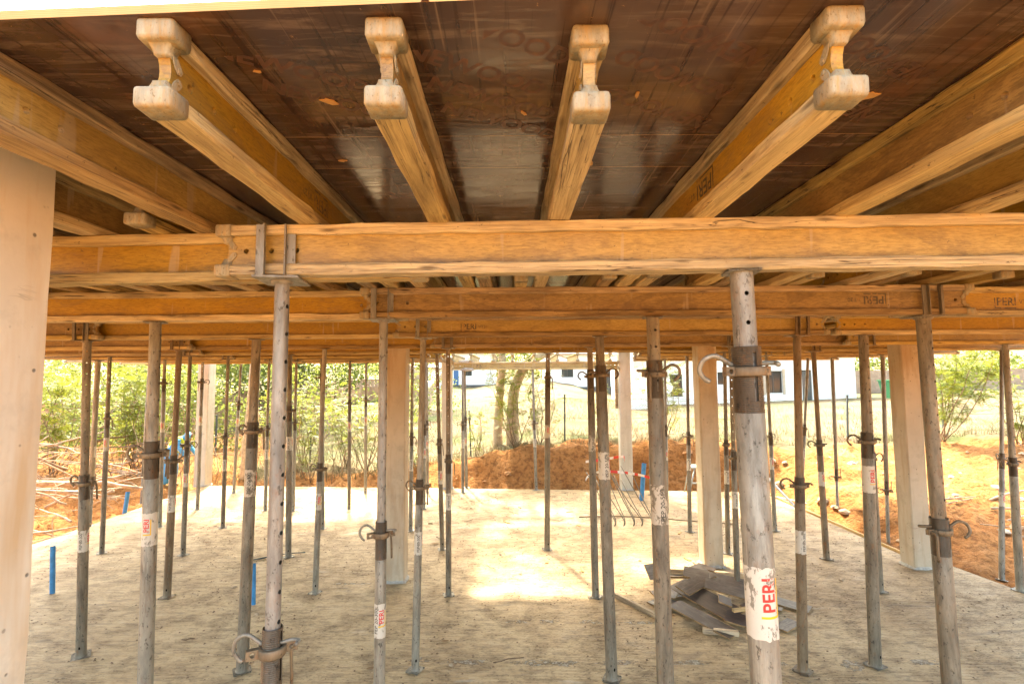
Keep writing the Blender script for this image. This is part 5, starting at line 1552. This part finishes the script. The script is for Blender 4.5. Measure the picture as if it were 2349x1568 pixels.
def window(root, xa, xb, za, zb_, y, bars_=2, name='window', reveal=True):
    f_ = MB(); w = .06
    for (a, b, c_, d_) in ((xa, xa+w, za, zb_), (xb-w, xb, za, zb_), (xa+w, xb-w, za, za+w), (xa+w, xb-w, zb_-w, zb_)):
        f_.box(a, b, y-.03, y+.03, c_, d_)
    for k in range(1, bars_):
        x = xa + (xb-xa)*k/bars_; f_.box(x-.025, x+.025, y-.025, y+.025, za+w, zb_-w)
    fo = f_.build(name, MAT['frame_dark'], root)
    for k in range(bars_):
        p = MB(); x0, x1 = xa+w*.6+(xb-xa-w)*k/bars_, xa+w*.4+(xb-xa-w)*(k+1)/bars_
        p.box(x0, x1, y-.004, y+.004, za+w*.5, zb_-w*.5); p.build('pane', MAT['glass'], fo)
    return fo
hx0, hx1, hy, hz = 8.3, 23.4, 35.0, .86
house = empty('white_house', (0, 0, 0)); tag(house, 'long white single-storey house behind the wire fence', 'house')
op = [(10.75, 11.6, 1.55, 3.05), (14.0, 14.5, 2.35, 3.20), (17.25, 18.42, 1.75, 3.25), (19.75, 20.42, .92, 3.3)]
wall_with_openings(house, hx0, hx1, hz+.18, 4.6, hy, .28, op, 'white_paint')
m1 = MB(); m1.box(hx0-.02, hx1+.02, hy-.04, hy+8, hz-.6, hz+.18); m1.build('plinth', MAT['plinth_dark'], house)
m1 = MB(); m1.add([(hx1, hy, hz+.18), (hx1, hy+8, hz+.18), (hx1, hy+8, 4.6), (hx1, hy, 4.6)], [(0, 1, 2, 3)]); m1.add([(hx0, hy, hz+.18), (hx0, hy+8, hz+.18), (hx0, hy+8, 4.6), (hx0, hy, 4.6)], [(3, 2, 1, 0)])
m1.add([(hx0, hy+.4, hz), (hx1, hy+.4, hz), (hx1, hy+.4, 4.6), (hx0, hy+.4, 4.6)], [(0, 1, 2, 3)]); m1.build('side_wall', MAT['white_paint'], house)
m1 = MB(); m1.add([(hx0-.6, hy-.7, 4.5), (hx1+.6, hy-.7, 4.5), (hx1+.6, hy+4, 6.2), (hx0-.6, hy+4, 6.2), (hx0-.6, hy-.7, 4.62), (hx1+.6, hy-.7, 4.62), (hx1+.6, hy+4, 6.32), (hx0-.6, hy+4, 6.32)], [(3, 2, 1, 0), (4, 5, 6, 7), (0, 1, 5, 4), (1, 2, 6, 5), (3, 0, 4, 7)]); m1.build('roof', MAT['roof_sheet'], house)
window(house, 10.75, 11.6, 1.55, 3.05, hy+.16, 2); window(house, 14.0, 14.5, 2.35, 3.20, hy+.16, 1); window(house, 17.25, 18.42, 1.75, 3.25, hy+.16, 2)
dr_ = window(house, 19.75, 20.42, .92, 3.3, hy+.12, 2, 'door'); 
m1 = MB()
for k in range(9): m1.box(19.83+k*.065, 19.84+k*.065, hy+.05, hy+.06, 1.0, 3.2)
m1.build('grille', MAT['frame_grey'], dr_)
for (xa, xb, za, zb_) in ((18.42, 18.58, 1.65, 3.38), (17.09, 17.25, 1.65, 3.38)):
    m1 = MB(); m1.box(xa, xb, hy-.05, hy-.003, za, zb_); m1.build('window_surround', MAT['reveal_tan'], house)
porch = empty('porch_wall', (0, 0, 0)); tag(porch, 'white porch parapet with square pillar at the house end', 'porch')
m1 = MB(); m1.box(7.05, 8.25, 31.6, 31.8, .4, 1.75); m1.build('parapet', MAT['white_paint'], porch)
m1 = MB(); m1.box(7.0, 7.45, 31.5, 31.9, .4, 4.4); m1.build('pillar', MAT['white_paint'], porch)
m1 = MB(); m1.box(8.25, 8.7, 31.5, 31.9, .4, 4.4); m1.build('pillar', MAT['white_paint'], porch)
m1 = MB(); m1.box(6.9, 8.9, 31.4, 34.95, 4.42, 4.6); m1.build('porch_roof', MAT['white_paint'], porch)
dish = empty('satellite_dish', (10.35, 34.5, 2.2)); tag(dish, 'white satellite dish mounted beside the house window', 'dish')
m1 = MB(); m1.lathe([(.02, .0), (.2, .02), (.34, .07), (.42, .12)], 20, cap0=True); m1.xf(Matrix.Rotation(R(70), 4, 'X')).build('bowl', MAT['white_paint'], dish)
m1 = MB(); m1.tube([(0, .1, 0), (0, .5, -.2)], .03, 6); m1.build('arm', MAT['frame_grey'], dish)
def small_building(x0, x1, y, z0, z1, label, wins, doors, roofm='roof_sheet', roof_h=.5):
    r = empty('white_building', (0, 0, 0)); tag(r, label, 'building', 'far white buildings')
    wall_with_openings(r, x0, x1, z0, z1, y, .3, wins + doors, 'white_paint')
    m1 = MB(); m1.add([(x0, y, z0), (x0, y+6, z0), (x0, y+6, z1), (x0, y, z1)], [(3, 2, 1, 0)]); m1.add([(x1, y, z0), (x1, y+6, z0), (x1, y+6, z1), (x1, y, z1)], [(0, 1, 2, 3)])
    m1.add([(x0, y+.45, z0), (x1, y+.45, z0), (x1, y+.45, z1), (x0, y+.45, z1)], [(0, 1, 2, 3)]); m1.build('side_wall', MAT['white_paint'], r)
    m1 = MB(); m1.box(x0-.4, x1+.4, y-.6, y+6.4, z1+.004, z1+.10); m1.add([(x0-.4, y-.6, z1+.1), (x1+.4, y-.6, z1+.1), (x1+.4, y+6.4, z1+.1), (x0-.4, y+6.4, z1+.1), (x0+1, y+3, z1+roof_h+.1), (x1-1, y+3, z1+roof_h+.1)], [(0, 1, 5, 4), (1, 2, 5), (2, 3, 4, 5), (3, 0, 4)]); m1.build('roof', MAT[roofm], r)
    m1 = MB(); m1.box(x0-.03, x1+.03, y-.05, y-.004, z0-.6, z0+.12); m1.build('plinth', MAT['plinth_dark'], r)
    for w in wins: window(r, *w, y+.15, 2)
    for d_ in doors:
        m1 = MB(); m1.box(d_[0], d_[1], y+.12, y+.18, d_[2], d_[3]); m1.build('door', MAT['blue_door'] if 'blue' in label else MAT['frame_dark'], r)
zc_ = ground_z(-6, 56)
small_building(-8.4, -1.9, 56.0, zc_, zc_+3.6, 'far white building with a blue door beyond the lawn', [(-5.4, -4.4, zc_+1.1, zc_+2.3)], [(-6.4, -5.85, zc_+.1, zc_+1.7)])
zc_ = ground_z(7, 52)
small_building(3.4, 11.5, 52.0, zc_, zc_+3.4, 'far white building with a dark doorway behind the twin-trunked tree', [(5.0, 6.2, zc_+1.1, zc_+2.2)], [(9.35, 9.95, zc_+.05, zc_+2.1)])
zc_ = ground_z(-9, 47)
small_building(-9.6, -7.4, 47.0, zc_, zc_+2.1, 'tiny white hut with slit windows behind the white tank', [(-9.2, -9.05, zc_+.9, zc_+1.4), (-8.5, -8.35, zc_+.9, zc_+1.4)], [], roof_h=.3)
zc_ = ground_z(-7.4, 42)
tk = empty('storage_tank', (-7.5, 42, zc_+.75)); tag(tk, 'white horizontal storage tank on the lawn beside the hut', 'tank')
m1 = MB(); m1.lathe([(.02, -1.3), (.35, -1.25), (.55, -1.1), (.6, -.95), (.6, .95), (.55, 1.1), (.35, 1.25), (.02, 1.3)], 24); m1.xf(Matrix.Rotation(R(90), 4, 'Y')).build('shell', MAT['white_paint'], tk)
for s in (-.8, .8):
    m1 = MB(); m1.box(s-.1, s+.1, -.4, .4, -.95, -.45); m1.build('support', MAT['white_paint'], tk)
bn = empty('wheelie_bin', (23.6, 31.8, ground_z(23.6, 31.8))); tag(bn, 'green wheeled rubbish bin beside the white house', 'bin')
m1 = MB(); m1.add([(-.45, -.35, .1), (.45, -.35, .1), (.45, .35, .1), (-.45, .35, .1), (-.62, -.5, 1.15), (.62, -.5, 1.15), (.62, .5, 1.15), (-.62, .5, 1.15)], [(0,3,2,1),(4,5,6,7),(0,1,5,4),(1,2,6,5),(2,3,7,6),(3,0,4,7)]); m1.build('body', MAT['bin_green'], bn)
m1 = MB(); m1.box(-.66, .66, -.54, .54, 1.155, 1.23); m1.build('lid', MAT['bin_green'], bn)
m1 = MB(); m1.box(-.04, .04, -.04, .04, 0, 1.6); m1.box(-.16, .16, -.05, -.042, .9, 1.6)
tag(m1.build('marker_post', MAT['red_paint'], None, (24.6, 31.5, ground_z(24.6, 31.5))), 'red marker post standing beside the green bin', 'post')

# ------------------------------------------------------------------ cut branches, sticks and stones
def stick(a, b, r, m, label, cat, group, twigs=2, name='cut_branch'):
    a, b = Vector(a), Vector(b); root = empty(name, a); tag(root, label, cat, group)
    P = branch_path((0, 0, 0), b-a, .10, 7)
    mb = MB(); mb.tube(P, [r*(1-.65*i/7) for i in range(8)], 7); mb.build('stem', MAT[m], root)
    for k in range(twigs):
        i = random.randint(2, 6); L_ = (b-a).length*random.uniform(.15, .35)
        d = ((b-a).normalized() + Vector((random.gauss(0, .6), random.gauss(0, .6), random.gauss(0, .5)))).normalized()
        mb = MB(); mb.tube(branch_path(P[i], P[i] + d*L_, .15, 4), [r*.4*(1-.7*j/4) for j in range(5)], 5); mb.build('twig', MAT[m], root)
random.seed(21)
for k in range(130):
    x = random.uniform(-13.6, -8.5); y = random.uniform(9.3, 14.8)
    if x > -9.0 and y > 12.8: continue
    z = ground_z(x, y) + random.uniform(.03, 1.35) * smooth01((y-8.4)/2.5)
    L_ = random.uniform(.8, 2.6); a = random.uniform(-.7, .7) + (math.pi if random.random() < .5 else 0)
    e = (x + L_*math.cos(a), y + L_*math.sin(a)*.7, 0)
    ez = max(ground_z(e[0], e[1]) + .03, z + random.uniform(-.35, .55))
    if e[0] > -8.25 and e[1] < 13.2: continue
    stick((x, y, z), (e[0], e[1], ez), random.choice((.014, .02, .028, .036)), 'stick_wood' if k % 4 else 'stick_dark', 'bare cut branch tangled in the brush pile at the slab edge', 'branch', 'brush pile of cut branches', 3)
for (a, b, r) in (((-10.9, 10.9, .55), (-8.3, 12.1, .22), .075), ((-11.5, 10.2, .72), (-8.7, 11.6, .36), .06), ((-9.6, 8.9, -.10), (-7.95, 9.9, .06), .03), ((-9.9, 9.3, .45), (-8.4, 9.7, -.15), .035), ((-10.6, 9.5, 1.9), (-9.0, 11.2, .55), .03), ((-9.2, 8.2, -.2), (-7.9, 9.4, .04), .022)):
    stick(a, b, r, 'stick_wood', 'thick pale branch lying on top of the brush pile', 'branch', 'thick branches of the brush pile', 1)
# bare upright dry stems behind the pile and over the bank
for k in range(64):
    x = random.uniform(-13.5, -2.0); y = random.uniform(13.9, 15.8)
    z = ground_z(x, y); L_ = random.uniform(.7, 2.0)
    stick((x, y, z-.03), (x + random.gauss(0, .45), y + random.gauss(0, .3), z + L_), random.choice((.008, .012, .018)), 'stick_dark' if k % 2 else 'stick_wood', 'bare dry stem growing on the bank behind the slab', 'stem', 'bare stems on the bank', 3, name='bare_sapling')
for k in range(16):
    x = random.uniform(8.2, 12.6); y = random.uniform(8.2, 10.6)
    z = ground_z(x, y) + .03; L_ = random.uniform(.6, 2.0); a = random.uniform(-.5, .5)
    e = (x + L_*math.cos(a), y + L_*math.sin(a)); 
    stick((x, y, z), (e[0], e[1], ground_z(*e) + random.uniform(.04, .3)), random.choice((.012, .018, .026)), 'stick_wood', 'bare branch lying on the orange earth beside the slab', 'branch', 'branches on the orange earth', 2)
for k in range(70):
    x = random.uniform(6.3, 13); y = random.uniform(6.5, 13.2)
    s = random.choice((.03, .04, .05, .07, .10)) * random.uniform(.7, 1.3)
    rock(x, y, ground_z(x, y), s, 'pale_stone' if k % 3 == 1 else 'stone', k*.77, 'pale rubble stone lying on the orange earth' if k % 3 == 1 else 'brown clod of earth lying on the orange slope', 'rubble stones' if k % 3 == 1 else 'earth clods')
for k in range(60):
    x = random.uniform(-8, 6.5); y = 13.1 - .085*x + random.uniform(.05, 1.3)
    s = random.choice((.03, .05, .07, .11)) * random.uniform(.7, 1.3)
    rock(x, y, ground_z(x, y), s, 'clod', k*.91, 'brown clod on the earth bank behind the slab', 'clods on the earth bank', cat='clod', name='earth_clod')

# ------------------------------------------------------------------ worker bending at the slab corner
def skin_body(name, joints, edges, radii, m, parent, root_i=0, sub=2):
    me = bpy.data.meshes.new(name); me.from_pydata([Vector(j) for j in joints], edges, [])
    ob = bpy.data.objects.new(name, me); col.objects.link(ob)
    md = ob.modifiers.new('skin', 'SKIN'); md.use_smooth_shade = True
    sv = me.skin_vertices[0].data
    for i, r in enumerate(radii): sv[i].radius = r if isinstance(r, tuple) else (r, r); sv[i].use_root = (i == root_i)
    s2 = ob.modifiers.new('sub', 'SUBSURF'); s2.levels = sub; s2.render_levels = sub
    bpy.context.view_layer.update()
    out = bpy.data.meshes.new_from_object(ob.evaluated_get(bpy.context.evaluated_depsgraph_get()))
    bpy.data.objects.remove(ob)
    out.polygons.foreach_set('use_smooth', [True]*len(out.polygons))
    out.materials.clear(); out.materials.append(MAT[m])
    return link(name, out, None, parent)
plain('trouser_blue', (.07, .30, .55), .85, vary=.15)
plain('skin_brown', (.16, .085, .05), .6)
plain('boot_tan', (.28, .16, .06), .7)
plain('hood_blue', (.10, .36, .62), .8)
t = NT('hi_vis', .7)
g = t.coord((1, 1, 1), rand=False)
sp = t.new('ShaderNodeSeparateXYZ'); t.l.new(g, sp.inputs[0])
band = t.math('PINGPONG', t.math('ADD', sp.outputs['Z'], t.math('MULTIPLY', sp.outputs['X'], .55)), .11)
t.color(t.mix(t.ramp(band, [(.030, 1.0), (.036, 0.0)]), (.46, .58, .05), (.55, .55, .54)))
MAT['hi_vis'] = t.m
wx, wy = -9.12, 13.8
pz = ground_z(wx, wy)
pz = max(pz, -.05)
pr = empty('person', (wx, wy, pz), Quaternion((0, 0, 1), R(10)))
tag(pr, 'worker in blue trousers and yellow reflective vest bending beside the slab corner', 'person')
# joints: pelvis, spine, chest, neck, head / legs / arms (facing away and to the side, +X forward)
J = [(0, 0, .86), (.10, 0, 1.02), (.27, 0, 1.20), (.36, 0, 1.30), (.43, 0, 1.36), (.49, 0, 1.38),
     (.0, -.11, .80), (.03, -.14, .45), (-.03, -.15, .09), (.0, .11, .80), (.06, .15, .45), (.02, .17, .09),
     (.24, -.19, 1.20), (.38, -.27, .98), (.52, -.24, .78), (.24, .19, 1.20), (.42, .26, .98), (.58, .20, .80)]
E_ = [(0, 1), (1, 2), (2, 3), (3, 4), (4, 5), (0, 6), (6, 7), (7, 8), (0, 9), (9, 10), (10, 11), (2, 12), (12, 13), (13, 14), (2, 15), (15, 16), (16, 17)]
rad = [(.17, .15), (.17, .15), (.18, .15), .07, .10, .09, .135, .11, .085, .135, .11, .085, .075, .055, .045, .075, .055, .045]
skin_body('body', J, E_, rad, 'trouser_blue', pr)
skin_body('vest', [(.04, 0, .93), (.12, 0, 1.05), (.26, 0, 1.20), (.33, 0, 1.27), (.25, -.17, 1.21), (.25, .17, 1.21)], [(0, 1), (1, 2), (2, 3), (2, 4), (2, 5)], [(.20, .18), (.20, .18), (.21, .18), (.10, .10), .105, .105], 'hi_vis', pr)
skin_body('hood', [(.37, 0, 1.31), (.43, 0, 1.365), (.49, 0, 1.39)], [(0, 1), (1, 2)], [.075, .118, .105], 'hood_blue', pr)
skin_body('face', [(.50, 0, 1.35), (.545, 0, 1.34)], [(0, 1)], [.082, .06], 'skin_brown', pr)
for s in (-1, 1):
    hb = Vector((.52, -.24, .78)) if s < 0 else Vector((.58, .20, .80))
    hr = empty('hand', hb); hr.parent = pr
    palm = skin_body('palm', [(0, 0, 0), (.03, 0, -.04), (.045, 0, -.075)], [(0, 1), (1, 2)], [.030, (.04, .02), (.038, .018)], 'skin_brown', hr)
    for q, (dy, ln_) in enumerate(((-.026, .062), (-.009, .072), (.009, .068), (.026, .054))):
        skin_body('finger', [(.045, dy, -.072), (.06, dy*1.1, -.072-ln_*.55), (.052, dy*1.1, -.072-ln_)], [(0, 1), (1, 2)], [.009, .0085, .0075], 'skin_brown', hr, sub=1)
    skin_body('thumb', [(.025, .025*-s, -.035), (.05, .045*-s, -.06), (.062, .045*-s, -.085)], [(0, 1), (1, 2)], [.011, .010, .009], 'skin_brown', hr, sub=1)
for (x, y) in ((-.03, -.15), (.02, .17)):
    skin_body('boot', [(x-.05, y, .05), (x+.04, y, .045), (x+.15, y, .035), (x-.02, y, .13)], [(0, 1), (1, 2), (0, 3)], [(.05, .05), (.052, .045), (.048, .035), .065], 'boot_tan', pr)
